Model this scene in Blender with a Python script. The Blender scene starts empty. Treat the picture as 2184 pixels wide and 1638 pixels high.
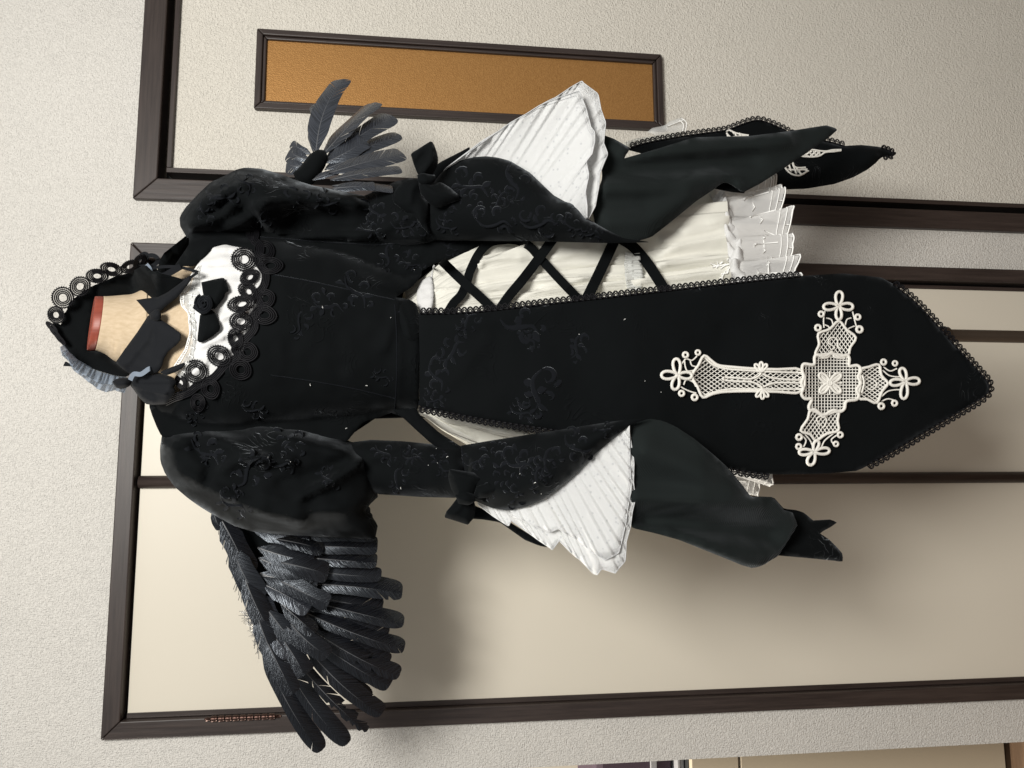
import bpy, bmesh, math, random
import numpy as np
from mathutils import Vector, Matrix, noise
from mathutils.geometry import delaunay_2d_cdt
from mathutils.bvhtree import BVHTree

random.seed(7); RNG = np.random.default_rng(7)
SC = bpy.context.scene
COL = SC.collection
PI = math.pi

# ------------------------------------------------------------ camera (the phone was held on its side: world up is picture left)
FPX, D, H = 1640.0, 1.48, 1.47
YAW, PITCH, ROLL = 0.13146, 0.12366, 0.00995
fw = np.array([math.sin(YAW)*math.cos(PITCH), math.cos(YAW)*math.cos(PITCH), -math.sin(PITCH)])
rt = np.array([math.cos(YAW), -math.sin(YAW), 0.0])
up = np.cross(rt, fw)
rt, up = math.cos(ROLL)*rt + math.sin(ROLL)*up, -math.sin(ROLL)*rt + math.cos(ROLL)*up
CAMP = np.array([0.0, -D, H])
cam = bpy.data.cameras.new('camera'); cam_o = bpy.data.objects.new('camera', cam); COL.objects.link(cam_o)
cam.sensor_width = 36.0; cam.lens = 36.0*FPX/2184.0; cam.clip_start = 0.05; cam.clip_end = 60
M = Matrix.Identity(4)
for i in range(3):
    M[i][0], M[i][1], M[i][2], M[i][3] = -up[i], rt[i], -fw[i], CAMP[i]
cam_o.matrix_world = M
SC.camera = cam_o

# ------------------------------------------------------------ light: one round ceiling lamp behind and above the camera, dim room around; one added light past the wall's end
W = bpy.data.worlds.new('World'); SC.world = W; W.use_nodes = True
bg = W.node_tree.nodes['Background']; bg.inputs[0].default_value = (1.0, 0.985, 0.955, 1); bg.inputs[1].default_value = 0.29
def area(name, loc, target, size, power, col):
    l = bpy.data.lights.new(name, 'AREA'); l.shape = 'DISK'; l.size = size; l.energy = power; l.color = col
    o = bpy.data.objects.new(name, l); COL.objects.link(o); o.location = loc
    o.rotation_euler = (Vector(target)-Vector(loc)).to_track_quat('-Z', 'Y').to_euler()
    return o
area('ceiling_lamp_light', (0.48, -2.2, 2.55), (0.1, 0.0, 1.0), 0.80, 63, (1.0, 0.975, 0.925))
area('far_room_added_light', (-1.25, 0.14, 2.3), (-1.0, 0.36, 0.9), 0.2, 60, (1.0, 0.93, 0.82))  # unseen lamp, added to brighten the cabinet past the wall's end
SC.view_settings.view_transform = 'Standard'; SC.view_settings.look = 'None'
SC.view_settings.exposure = 0.0; SC.view_settings.gamma = 1.0
SC.cycles.max_bounces = 8; SC.cycles.transparent_max_bounces = 16

# ------------------------------------------------------------ basic helpers
def P(x, y, Y):
    """a point of the photograph carried to the upright plane at distance Y from the wall"""
    x = np.asarray(x, float); y = np.asarray(y, float)
    v = fw + np.multiply.outer((1092-x)/FPX, up) + np.multiply.outer((819-y)/FPX, rt)
    t = (np.asarray(Y, float)-CAMP[1])/v[..., 1]
    return CAMP + t[..., None]*v
def zc(ox, oy, s):
    return lambda L: [(ox+a/s, oy+b/s) for a, b in L]
WL = {}
def thing(name, loc, label, cat, group=None):
    o = bpy.data.objects.new(name, None); COL.objects.link(o); o.location = loc; o.empty_display_size = 0.05
    o['label'] = label; o['category'] = cat
    if group: o['group'] = group
    WL[o.name] = np.array(loc, float); return o
BV = {}
def mesh(name, V, Fc, mat, parent=None, smooth=True, kind=None, label=None, uv=None, keep=None):
    V = np.asarray(V, float); c = V.mean(0)
    me = bpy.data.meshes.new(name); me.from_pydata((V-c).tolist(), [], [tuple(int(q) for q in f) for f in Fc])
    if smooth: me.polygons.foreach_set('use_smooth', [True]*len(me.polygons))
    if uv is not None:
        ul = me.uv_layers.new(name='UVMap'); li = np.zeros(len(me.loops), int); me.loops.foreach_get('vertex_index', li)
        ul.data.foreach_set('uv', np.asarray(uv, float)[li].ravel())
    me.materials.append(mat); me.update()
    o = bpy.data.objects.new(name, me); COL.objects.link(o)
    if parent is not None:
        o.parent = parent; o.location = c-WL[parent.name]
    else: o.location = c
    WL[o.name] = c
    if kind: o['kind'] = kind
    if label: o['label'] = label
    if keep: BV.setdefault(keep, []).append(BVHTree.FromPolygons([tuple(v) for v in V], [tuple(int(q) for q in f) for f in Fc]))
    return o
class Bag:
    def __init__(s): s.V = []; s.F = []; s.n = 0; s.U = []
    def add(s, V, F, U=None):
        V = np.asarray(V, float); s.V.append(V); s.F += [tuple(int(q)+s.n for q in f) for f in F]; s.n += len(V)
        if U is not None: s.U.append(np.asarray(U, float))
    def put(s, name, mat, parent=None, **k):
        if s.U: k['uv'] = np.concatenate(s.U)
        return mesh(name, np.concatenate(s.V), s.F, mat, parent, **k)
def hit(x, y, keep, default=-0.4):
    v = fw + (1092-x)/FPX*up + (819-y)/FPX*rt; v = v/np.linalg.norm(v)
    best = None
    for b in BV[keep]:
        r = b.ray_cast(Vector(CAMP), Vector(v))
        if r[0] is not None and (best is None or r[3] < best): best = r[3]
    if best is None: return P(x, y, default)
    return CAMP + v*best
def drape(pts, keep, off=0.002, default=-0.4):
    out = []
    for x, y in pts:
        p = hit(x, y, keep, default); d = CAMP-p; out.append(p+d/np.linalg.norm(d)*off)
    return np.array(out)
def resample(pts, step=None, n=None, closed=False):
    p = np.asarray(pts, float)
    if closed: p = np.vstack([p, p[:1]])
    L = np.r_[0, np.cumsum(np.linalg.norm(np.diff(p, axis=0), axis=1))]
    if n is None: n = max(2, int(round(L[-1]/step))+1)
    t = np.linspace(0, L[-1], n)
    q = np.stack([np.interp(t, L, p[:, k]) for k in range(p.shape[1])], 1)
    return q[:-1] if closed else q
def curve(pts, k=6, closed=False):
    p = np.asarray(pts, float); n = len(p); out = []
    rng = range(n) if closed else range(n-1)
    for i in rng:
        if closed: a, b, c, d = p[(i-1) % n], p[i], p[(i+1) % n], p[(i+2) % n]
        else: a, b, c, d = p[max(i-1, 0)], p[i], p[i+1], p[min(i+2, n-1)]
        for t in np.arange(k)/k:
            out.append(0.5*((2*b)+(c-a)*t+(2*a-5*b+4*c-d)*t*t+(3*b-a-3*c+d)*t**3))
    if not closed: out.append(p[-1])
    return np.array(out)
def tube(pts, r, n=6, closed=False, flat=1.0):
    p = np.asarray(pts, float); m = len(p)
    r = np.broadcast_to(np.asarray(r, float), (m,))
    if closed: t = np.roll(p, -1, 0)-np.roll(p, 1, 0)
    else: t = np.gradient(p, axis=0)
    t = t/np.maximum(np.linalg.norm(t, axis=1), 1e-9)[:, None]
    a = np.cross(t, [0, 1.0, 0]); l = np.linalg.norm(a, axis=1)
    a[l < 1e-3] = [1, 0, 0]; a = a/np.maximum(np.linalg.norm(a, axis=1), 1e-9)[:, None]
    b = np.cross(t, a)
    V = []
    for i in range(n):
        th = 2*PI*i/n
        V.append(p+(r*math.cos(th))[:, None]*a+(r*flat*math.sin(th))[:, None]*b)
    V = np.stack(V, 1).reshape(-1, 3)
    Fc = []
    for j in range(m if closed else m-1):
        k = (j+1) % m
        for i in range(n):
            i2 = (i+1) % n
            Fc.append((j*n+i, j*n+i2, k*n+i2, k*n+i))
    if not closed:
        Fc.append(tuple(range(n))); Fc.append(tuple((m-1)*n+i for i in reversed(range(n))))
    return V, Fc
def inside(p, poly):
    x, y = p[:, 0], p[:, 1]; c = np.zeros(len(p), bool); a = np.asarray(poly); b = np.roll(a, -1, 0)
    for (x1, y1), (x2, y2) in zip(a, b):
        k = ((y1 > y) != (y2 > y)) & (x < (x2-x1)*(y-y1)/((y2-y1) if y2 != y1 else 1e-9)+x1); c ^= k
    return c
def dist(p, poly, closed=True):
    a = np.asarray(poly, float); b = np.roll(a, -1, 0)
    if not closed: a, b = a[:-1], b[:-1]
    d = np.full(len(p), 1e9)
    for s, e in zip(a, b):
        ab = e-s; t = np.clip(((p-s)@ab)/max(ab@ab, 1e-9), 0, 1)
        d = np.minimum(d, np.linalg.norm(p-(s+t[:, None]*ab), axis=1))
    return d
def fill(outline, step, rnd=0):
    o = curve(outline, rnd, True) if rnd else np.asarray(outline, float)
    b = resample(o, step=step, closed=True)
    lo, hi = b.min(0), b.max(0)
    gx, gy = np.meshgrid(np.arange(lo[0], hi[0], step), np.arange(lo[1], hi[1], step*0.87))
    gx = gx+(np.arange(gx.shape[0]) % 2)[:, None]*step*0.5
    g = np.stack([gx.ravel(), gy.ravel()], 1)
    g = g[inside(g, b)]; g = g[dist(g, b) > step*0.55]
    allp = np.vstack([b, g])
    r = delaunay_2d_cdt([Vector(q) for q in allp], [], [list(range(len(b)))], 1, 1e-5)
    v = np.array([tuple(q) for q in r[0]])
    return v, [tuple(f) for f in r[2]], b
def smoothv(y, tris, it, fixed=None):
    T = np.array(tris); n = len(y)
    e = np.unique(np.sort(np.vstack([T[:, [0, 1]], T[:, [1, 2]], T[:, [2, 0]]]), axis=1), axis=0)
    deg = np.bincount(e.ravel(), minlength=n).astype(float)
    for _ in range(it):
        s = np.bincount(e[:, 0], y[e[:, 1]], n)+np.bincount(e[:, 1], y[e[:, 0]], n)
        z = 0.5*y+0.5*s/np.maximum(deg, 1)
        if fixed is not None: z[fixed] = y[fixed]
        y = z
    return y
def nz(p, sc, seed=0.0):
    return np.array([noise.noise((a*sc+seed, b*sc-seed, seed*1.7)) for a, b in p])
def cloth(name, outline, Yc, mat, parent, R=0.0, edge=40, step=9, folds=(), wob=(), th=0.0016, back=0.6, rnd=0, soft=4, **k):
    """closed piece of cloth: outline, distance function, swelling R towards `edge` px from the rim, ridges, thickness"""
    v, tris, b = fill(outline, step, rnd)
    x, y = v[:, 0], v[:, 1]
    Y0 = Yc(x, y) if callable(Yc) else np.full(len(v), float(Yc))
    d = dist(v, b); t = np.clip(d/edge, 0, 1); pr = np.sqrt(np.maximum(0, 1-(1-t)**2))
    if R: pr = smoothv(pr, tris, soft, d < 1e-3)
    Yf = Y0-R*pr
    for pts, w, h in folds:
        Yf = Yf-h*np.exp(-(dist(v, np.array(pts, float), False)/w)**2)*np.clip(d/(0.6*w)+0.15, 0, 1)
    for sc, a, sd in wob:
        Yf = Yf+a*nz(v, sc, sd)*np.clip(d/12+0.3, 0, 1)
    Yb = Y0+th+R*back*pr if R else Yf+th
    n = len(v); A = P(x, y, Yf)
    # the back is placed square behind the front, so the piece keeps its true outline from every side
    B = A.copy(); B[:, 1] = Yb
    cnt = {}
    for f in tris:
        for i in range(3):
            e = (f[i], f[(i+1) % 3]); cnt[e] = 1
    Fc = []
    fl = tris[0]; ar = (x[fl[1]]-x[fl[0]])*(y[fl[2]]-y[fl[0]])-(x[fl[2]]-x[fl[0]])*(y[fl[1]]-y[fl[0]])
    for f in tris:
        g = f if ar > 0 else f[::-1]
        Fc.append(g); Fc.append((g[2]+n, g[1]+n, g[0]+n))
    for (a, c) in cnt:
        if (c, a) not in cnt:
            Fc.append((a, a+n, c+n, c) if ar > 0 else (c, c+n, a+n, a))
    uv = np.vstack([v, v])/200.0
    return mesh(name, np.vstack([A, B]), Fc, mat, parent, uv=uv, **k)
def fan(name, inner, outer, Yi, Yo, pleats, amp, mat, parent, rows=7, jit=3.0, sub=10, sd=1, irr=1.1, th=0.0008, stitch=None, **k):
    """pleated frill ruled between a gathered inner line and a free outer edge"""
    n = pleats*sub+1; a = resample(inner, n=n); b = resample(outer, n=n)
    r = np.random.default_rng(sd); ph = np.arange(n)/sub
    phj = ph+irr*np.array([noise.noise((q*0.55, sd, 0)) for q in ph])
    f_ = phj % 1; tri = np.where(f_ < .8, f_/.8*2-1, 1-2*(f_-.8)/.2); V = []; U = []
    pk = r.normal(0, 1, pleats+2); pj = np.interp(ph, np.arange(pleats+2), pk)
    dirv = b-a; side = np.gradient(b, axis=0); side /= np.maximum(np.linalg.norm(side, axis=1), 1e-6)[:, None]
    for j in range(rows):
        t = j/(rows-1)
        q = a+dirv*t*(1+pj[:, None]*0.02*t*jit/3)+side*(np.sin(phj*2*PI)*amp*900*t)[:, None]*0.35
        yi = Yi if np.isscalar(Yi) else np.interp(np.linspace(0, 1, n), np.linspace(0, 1, len(Yi)), Yi)
        yo = Yo if np.isscalar(Yo) else np.interp(np.linspace(0, 1, n), np.linspace(0, 1, len(Yo)), Yo)
        V.append(P(q[:, 0], q[:, 1], yi+(yo-yi)*t-amp*tri*(0.25+0.75*t)))
        U.append(np.stack([ph*0.3, np.full(n, t)], 1))
    V = np.concatenate(V); U = np.concatenate(U); N = len(V)
    Fc = [(j*n+i, j*n+i+1, (j+1)*n+i+1, (j+1)*n+i) for j in range(rows-1) for i in range(n-1)]
    o = mesh(name, V, Fc, mat, parent, uv=U, **k)
    if th:
        m = o.modifiers.new('thickness', 'SOLIDIFY'); m.thickness = th
    if stitch:
        g = Bag(); E_ = V.reshape(rows, n, 3); g.add(*tube(E_[-1]+[0, -.0006, 0], .0007, 4)); g.add(*tube(E_[-2]*.45+E_[-1]*.55+[0, -.0006, 0], .00035, 4)); g.put('edge_stitch', stitch, o)
    return o, V.reshape(rows, n, 3)
def loft(name, st, mat, parent, n=72, k=8, fold=None, cap=False, xk=0, lift=None, **kw):
    """tube of elliptical sections; a row is (x_right, y_right, x_left, y_left, Yc, Ry, front_drop, fold_amount)"""
    s = curve(st, k); V = []; U = []
    th = np.linspace(0, 2*PI, n, endpoint=False)
    for j, (xr, yr, xl, yl, Yc, Ry, fd, fa) in enumerate(s):
        f = fold(th, j/(len(s)-1))*fa if fold else 0*th
        c, sn = np.cos(th), np.sin(th)
        mx, my, hx, hy = (xr+xl)/2, (yr+yl)/2, (xr-xl)/2, (yr-yl)/2
        X_ = mx+hx*c*(1+f)+fd*sn+xk*f*j/(len(s)-1); Y_ = my+hy*c*(1+f); Z_ = Yc-Ry*sn*(1+f)
        if lift: Z_ = Z_-np.where(sn > 0, lift(X_, Y_), 0)
        V.append(P(X_, Y_, Z_))
        U.append(np.stack([th/(2*PI), np.full(n, j/(len(s)-1))], 1))
    m = len(s); V = np.concatenate(V)
    Fc = [(j*n+i, j*n+(i+1) % n, (j+1)*n+(i+1) % n, (j+1)*n+i) for j in range(m-1) for i in range(n)]
    if cap: Fc += [tuple(range(n))[::-1], tuple((m-1)*n+i for i in range(n))]
    return mesh(name, V, Fc, mat, parent, uv=np.concatenate(U), **kw), V.reshape(m, n, 3)
def slab(name, poly, y0, y1, mat, parent=None, bev=0.0015, **k):
    """upright board: polygon in the wall's X and Z, from y0 (front) to y1 (back), edges eased"""
    bm = bmesh.new()
    a = [bm.verts.new((x, y0, z)) for x, z in poly]; b = [bm.verts.new((x, y1, z)) for x, z in poly]; n = len(poly)
    bm.faces.new(a); bm.faces.new(b[::-1])
    for i in range(n): bm.faces.new((a[i], b[i], b[(i+1) % n], a[(i+1) % n]))
    bmesh.ops.recalc_face_normals(bm, faces=bm.faces)
    if bev: bmesh.ops.bevel(bm, geom=bm.edges[:], offset=bev, segments=2, affect='EDGES', profile=0.5)
    V = [tuple(v.co) for v in bm.verts]; bm.verts.index_update(); Fc = [tuple(v.index for v in f.verts) for f in bm.faces]; bm.free()
    return mesh(name, V, Fc, mat, parent, smooth=False, **k)
def rect(x0, x1, z0, z1): return [(x0, z0), (x1, z0), (x1, z1), (x0, z1)]

# ------------------------------------------------------------ materials
def mat(name, col, rough=0.6, spec=0.5, **k):
    m = bpy.data.materials.new(name); m.use_nodes = True; b = m.node_tree.nodes['Principled BSDF']
    b.inputs['Base Color'].default_value = (*col, 1); b.inputs['Roughness'].default_value = rough
    b.inputs['Specular IOR Level'].default_value = spec
    for a, v in k.items(): b.inputs[a.replace('_', ' ')].default_value = v
    return m
def N(m, t, **k):
    n = m.node_tree.nodes.new(t)
    for a, v in k.items():
        if hasattr(n, a): setattr(n, a, v)
        else: n.inputs[a.replace('_', ' ')].default_value = v
    return n
def L(m, a, ao, b, bi): m.node_tree.links.new(a.outputs[ao], b.inputs[bi])
def bsdf(m): return m.node_tree.nodes['Principled BSDF']
def coords(m, scale=(1, 1, 1), out='Object'):
    t = N(m, 'ShaderNodeTexCoord'); mp = N(m, 'ShaderNodeMapping'); mp.inputs['Scale'].default_value = scale
    L(m, t, out, mp, 'Vector'); return mp
def bump(m, src, so, strength, distance=0.002, prev=None):
    b = N(m, 'ShaderNodeBump'); b.inputs['Strength'].default_value = strength; b.inputs['Distance'].default_value = distance
    L(m, src, so, b, 'Height')
    if prev is not None: L(m, prev, 'Normal', b, 'Normal')
    L(m, b, 'Normal', bsdf(m), 'Normal'); return b
def ramp(m, src, so, stops):
    r = N(m, 'ShaderNodeValToRGB'); e = r.color_ramp.elements
    e[0].position, e[0].color = stops[0][0], (*stops[0][1], 1); e[1].position, e[1].color = stops[1][0], (*stops[1][1], 1)
    for p, c in stops[2:]:
        q = e.new(p); q.color = (*c, 1)
    L(m, src, so, r, 'Fac'); return r

def paper(name, c0, c1, sv, sh):
    m = mat(name, c0, 0.85, 0.25)
    a = N(m, 'ShaderNodeTexNoise'); a.inputs['Scale'].default_value = 1; a.inputs['Detail'].default_value = 2
    L(m, coords(m, sv), 'Vector', a, 'Vector')
    b = N(m, 'ShaderNodeTexNoise'); b.inputs['Scale'].default_value = 1; b.inputs['Detail'].default_value = 2
    L(m, coords(m, sh), 'Vector', b, 'Vector')
    mx = N(m, 'ShaderNodeMath', operation='MAXIMUM'); L(m, a, 'Fac', mx, 0); L(m, b, 'Fac', mx, 1)
    big = N(m, 'ShaderNodeTexNoise'); big.inputs['Scale'].default_value = 3.0; L(m, coords(m), 'Vector', big, 'Vector')
    r = ramp(m, big, 'Fac', [(0.3, c0), (0.7, c1)]); L(m, r, 'Color', bsdf(m), 'Base Color')
    bump(m, mx, 'Value', 1.0, 0.0052); return m
M_PAPER = paper('woven_wallpaper', (0.705, 0.682, 0.635), (0.745, 0.72, 0.672), (470, 470, 165), (165, 165, 470))
M_DOORP = paper('ribbed_door_paper', (0.72, 0.685, 0.61), (0.75, 0.715, 0.64), (430, 430, 150), (210, 210, 390))
M_LAM = mat('cream_laminate', (0.69, 0.64, 0.54), 0.42, 0.4)
_n = N(M_LAM, 'ShaderNodeTexNoise'); _n.inputs['Scale'].default_value = 9; L(M_LAM, coords(M_LAM), 'Vector', _n, 'Vector'); bump(M_LAM, _n, 'Fac', 0.05, 0.004)
def wood(name, sc, c0=(0.024, 0.0165, 0.0145), c1=(0.050, 0.036, 0.031)):
    m = mat(name, c0, 0.45, 0.45)
    n = N(m, 'ShaderNodeTexNoise'); n.inputs['Scale'].default_value = 1; n.inputs['Detail'].default_value = 5; n.inputs['Roughness'].default_value = 0.65
    L(m, coords(m, sc), 'Vector', n, 'Vector')
    r = ramp(m, n, 'Fac', [(0.35, c0), (0.68, c1)]); L(m, r, 'Color', bsdf(m), 'Base Color')
    bump(m, n, 'Fac', 0.25, 0.0012); return m
M_WOODV = wood('dark_wood_upright', (160, 160, 7)); M_WOODH = wood('dark_wood_level', (7, 160, 160))
M_GAP = mat('dark_door_gap', (0.012, 0.013, 0.014), 0.7)
M_AMBER = mat('amber_sparkle_glass', (0.42, 0.19, 0.045), 0.44, 0.5, Metallic=0.6)
_n = N(M_AMBER, 'ShaderNodeTexVoronoi'); _n.inputs['Scale'].default_value = 420; L(M_AMBER, coords(M_AMBER), 'Vector', _n, 'Vector'); bump(M_AMBER, _n, 'Distance', 0.28, 0.0012)
_r = ramp(M_AMBER, _n, 'Color', [(0.2, (0.40, 0.20, 0.062)), (0.8, (0.48, 0.25, 0.082))]); L(M_AMBER, _r, 'Color', bsdf(M_AMBER), 'Base Color')

def velvet(name, c0=(0.0042, 0.005, 0.0055), brocade=True, sheen=0.08, scale=34):
    m = mat(name, c0, 0.92, 0.05); b = bsdf(m)
    b.inputs['Sheen Weight'].default_value = sheen; b.inputs['Sheen Roughness'].default_value = 0.35; b.inputs['Sheen Tint'].default_value = (0.85, 0.92, 1, 1)
    nap = N(m, 'ShaderNodeTexNoise'); nap.inputs['Scale'].default_value = 13; nap.inputs['Detail'].default_value = 3; nap.inputs['Distortion'].default_value = 0.8; L(m, coords(m), 'Vector', nap, 'Vector')
    nr = ramp(m, nap, 'Fac', [(0.38, (sheen*0.3,)*3), (0.72, (sheen*3.0,)*3)]); L(m, nr, 'Color', b, 'Sheen Weight')
    pile = N(m, 'ShaderNodeTexNoise'); pile.inputs['Scale'].default_value = 900; L(m, coords(m), 'Vector', pile, 'Vector')
    p = bump(m, pile, 'Fac', 0.25, 0.0006)
    if brocade:
        co = coords(m)
        w = N(m, 'ShaderNodeTexNoise'); w.inputs['Scale'].default_value = scale*0.55; w.inputs['Detail'].default_value = 1.5; w.inputs['Distortion'].default_value = 2.2
        L(m, co, 'Vector', w, 'Vector')
        mu = N(m, 'ShaderNodeMath', operation='MULTIPLY'); mu.inputs[1].default_value = 7.0; L(m, w, 'Fac', mu, 0)
        pp = N(m, 'ShaderNodeMath', operation='PINGPONG'); pp.inputs[1].default_value = 0.5; L(m, mu, 0, pp, 0)
        msk = N(m, 'ShaderNodeTexNoise'); msk.inputs['Scale'].default_value = 11; L(m, co, 'Vector', msk, 'Vector')
        mr = ramp(m, msk, 'Fac', [(0.57, (0, 0, 0)), (0.64, (1, 1, 1))])
        ln = ramp(m, pp, 0, [(0.30, (0, 0, 0)), (0.46, (1, 1, 1))])
        mul = N(m, 'ShaderNodeMath', operation='MULTIPLY'); L(m, mr, 'Color', mul, 0); L(m, ln, 'Color', mul, 1)
        bump(m, mul, 'Value', 0.6, 0.0016, p)
        sm = N(m, 'ShaderNodeMath', operation='MULTIPLY_ADD'); sm.inputs[1].default_value = sheen*0.9; L(m, nr, 'Color', sm, 2); L(m, mul, 0, sm, 0); L(m, sm, 0, b, 'Sheen Weight')
    return m
M_VELV = velvet('black_brocade_velvet'); M_PLAIN = velvet('black_plain_velvet', brocade=False, sheen=0.06)
M_RELIEF = velvet('raised_velvet_scroll', (0.0078, 0.0088, 0.0108), False, 0.075)
M_DRAPE = velvet('black_dull_cloth', (0.0135, 0.0168, 0.0168), False, 0.13)
_w = N(M_DRAPE, 'ShaderNodeTexWave'); _w.inputs['Scale'].default_value = 260; _w.inputs['Distortion'].default_value = 1.5; _w.bands_direction = 'DIAGONAL'; L(M_DRAPE, coords(M_DRAPE), 'Vector', _w, 'Vector')
bump(M_DRAPE, _w, 'Fac', 0.35, 0.0010)
M_BRAID = mat('black_braid', (0.006, 0.006, 0.0075), 0.6, 0.15)
M_SATIN = mat('black_satin_ribbon', (0.008, 0.009, 0.011), 0.75, 0.1, Sheen_Weight=0.04)
def white(name, col, trans=0.3, alpha=1.0, weave=0, ws=0.2):
    m = mat(name, col, 0.8, 0.2); nt = m.node_tree; b = bsdf(m); out = [n for n in nt.nodes if n.type == 'OUTPUT_MATERIAL'][0]
    tl = N(m, 'ShaderNodeBsdfTranslucent'); tl.inputs['Color'].default_value = (*col, 1)
    mx = N(m, 'ShaderNodeMixShader'); mx.inputs[0].default_value = trans; L(m, b, 0, mx, 1); L(m, tl, 0, mx, 2); last = mx
    if alpha < 1:
        tr = N(m, 'ShaderNodeBsdfTransparent'); m2 = N(m, 'ShaderNodeMixShader'); m2.inputs[0].default_value = alpha
        L(m, tr, 0, m2, 1); L(m, last, 0, m2, 2); last = m2
    nt.links.new(last.outputs[0], out.inputs['Surface'])
    if weave:
        v = N(m, 'ShaderNodeTexNoise'); v.inputs['Scale'].default_value = weave; v.inputs['Detail'].default_value = 3; L(m, coords(m), 'Vector', v, 'Vector'); bump(m, v, 'Fac', ws, 0.002)
    return m
M_CHIFF = white('ivory_chiffon', (0.77, 0.76, 0.69), 0.12, 1.0, 0)
M_SHEER = white('sheer_bluish_chiffon', (0.80, 0.81, 0.79), 0.25, 0.72, 90, 0.3)
M_COTT = white('white_cotton_lawn', (0.72, 0.72, 0.715), 0.15, 1.0, 120, 0.3)
M_NET = white('white_dotted_net', (0.92, 0.93, 0.93), 0.20, 0.90, 0)
_v = N(M_NET, 'ShaderNodeTexVoronoi'); _v.inputs['Scale'].default_value = 110; L(M_NET, coords(M_NET), 'Vector', _v, 'Vector')
_w = N(M_NET, 'ShaderNodeTexVoronoi'); _w.inputs['Scale'].default_value = 900; L(M_NET, coords(M_NET), 'Vector', _w, 'Vector')
_r = ramp(M_NET, _v, 'Distance', [(0.15, (0.74, 0.755, 0.77)), (0.22, (0.93, 0.94, 0.94))]); L(M_NET, _r, 'Color', bsdf(M_NET), 'Base Color'); bump(M_NET, _w, 'Distance', 0.8, 0.0016)
M_TULLE = white('sheer_white_tulle', (0.82, 0.83, 0.82), 0.3, 0.42)
M_HEML = white('sheer_hem_lace', (0.88, 0.88, 0.87), 0.25, 0.70)
M_LACE = mat('white_lace_thread', (0.92, 0.92, 0.90), 0.75, 0.2)
M_CORD = mat('ivory_lace_cord', (0.79, 0.77, 0.715), 0.75, 0.2)
_n = N(M_CORD, 'ShaderNodeTexNoise'); _n.inputs['Scale'].default_value = 700; L(M_CORD, coords(M_CORD), 'Vector', _n, 'Vector'); bump(M_CORD, _n, 'Fac', 0.6, 0.001)
M_BLUE = white('blue_grey_tulle', (0.33, 0.39, 0.47), 0.3, 0.62)
M_LINEN = mat('beige_linen', (0.60, 0.475, 0.325), 0.85, 0.2)
_n = N(M_LINEN, 'ShaderNodeTexNoise'); _n.inputs['Scale'].default_value = 260; _n.inputs['Detail'].default_value = 4; L(M_LINEN, coords(M_LINEN, (1, 1, 0.4)), 'Vector', _n, 'Vector')
_r = ramp(M_LINEN, _n, 'Fac', [(0.3, (0.46, 0.36, 0.24)), (0.7, (0.55, 0.44, 0.31))]); L(M_LINEN, _r, 'Color', bsdf(M_LINEN), 'Base Color'); bump(M_LINEN, _n, 'Fac', 0.3, 0.001)
M_CAP = wood('red_brown_wood', (90, 90, 14), (0.20, 0.038, 0.022), (0.29, 0.065, 0.038))
M_POLE = mat('brown_metal_pole', (0.055, 0.042, 0.032), 0.35, 0.5, Metallic=0.3)
M_COPPER = mat('copper_hinge', (0.06, 0.033, 0.026), 0.36, 0.5, Metallic=0.85)
M_FEATH = mat('black_feather', (0.016, 0.018, 0.023), 0.36, 0.66, Sheen_Weight=0.01, Specular_Tint=(0.82, 0.9, 1.0, 1.0))
_uv = N(M_FEATH, 'ShaderNodeTexCoord'); _mp = N(M_FEATH, 'ShaderNodeMapping'); _mp.inputs['Scale'].default_value = (3.0, 75, 1); L(M_FEATH, _uv, 'UV', _mp, 'Vector')
_n = N(M_FEATH, 'ShaderNodeTexNoise'); _n.inputs['Scale'].default_value = 1; _n.inputs['Detail'].default_value = 3; L(M_FEATH, _mp, 'Vector', _n, 'Vector'); bump(M_FEATH, _n, 'Fac', 0.5, 0.0016)
_r = ramp(M_FEATH, _n, 'Fac', [(0.42, (0.003, 0.0034, 0.0048)), (0.78, (0.009, 0.0102, 0.0145))]); L(M_FEATH, _r, 'Color', bsdf(M_FEATH), 'Base Color')
_r = ramp(M_FEATH, _n, 'Fac', [(0.3, (0.20,)*3), (0.75, (0.40,)*3)]); L(M_FEATH, _r, 'Color', bsdf(M_FEATH), 'Roughness')
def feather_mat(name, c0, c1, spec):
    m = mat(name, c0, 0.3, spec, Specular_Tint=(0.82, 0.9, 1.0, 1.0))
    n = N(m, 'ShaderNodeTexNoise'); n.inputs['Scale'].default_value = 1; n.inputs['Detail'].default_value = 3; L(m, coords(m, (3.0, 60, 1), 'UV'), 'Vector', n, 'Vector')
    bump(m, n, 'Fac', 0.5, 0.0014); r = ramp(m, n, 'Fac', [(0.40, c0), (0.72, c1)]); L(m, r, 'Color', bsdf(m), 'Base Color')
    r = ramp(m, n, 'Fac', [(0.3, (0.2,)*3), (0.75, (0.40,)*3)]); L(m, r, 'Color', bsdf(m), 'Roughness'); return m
M_FEATH_SHEEN = feather_mat('black_feather_painted_sheen', (0.010, 0.0115, 0.015), (0.040, 0.0445, 0.057), 1.0)  # silvery lamp sheen on black feathers, painted in as a lighter base colour
M_QUILL = mat('dark_quill', (0.10, 0.104, 0.112), 0.3, 0.5)
def gathers(m, su, sv, strength, dist_=0.004):
    n = N(m, 'ShaderNodeTexNoise'); n.inputs['Scale'].default_value = 1; n.inputs['Detail'].default_value = 3; n.inputs['Distortion'].default_value = 0.4
    L(m, coords(m, (su, sv, 1), 'UV'), 'Vector', n, 'Vector'); bump(m, n, 'Fac', strength, dist_)
gathers(M_CHIFF, 70, 3.5, 0.9, 0.009); gathers(M_HEML, 110, 1.2, 0.7, 0.006)
M_STITCH = mat('grey_white_stitch', (0.60, 0.61, 0.62), 0.8, 0.2)
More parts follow.
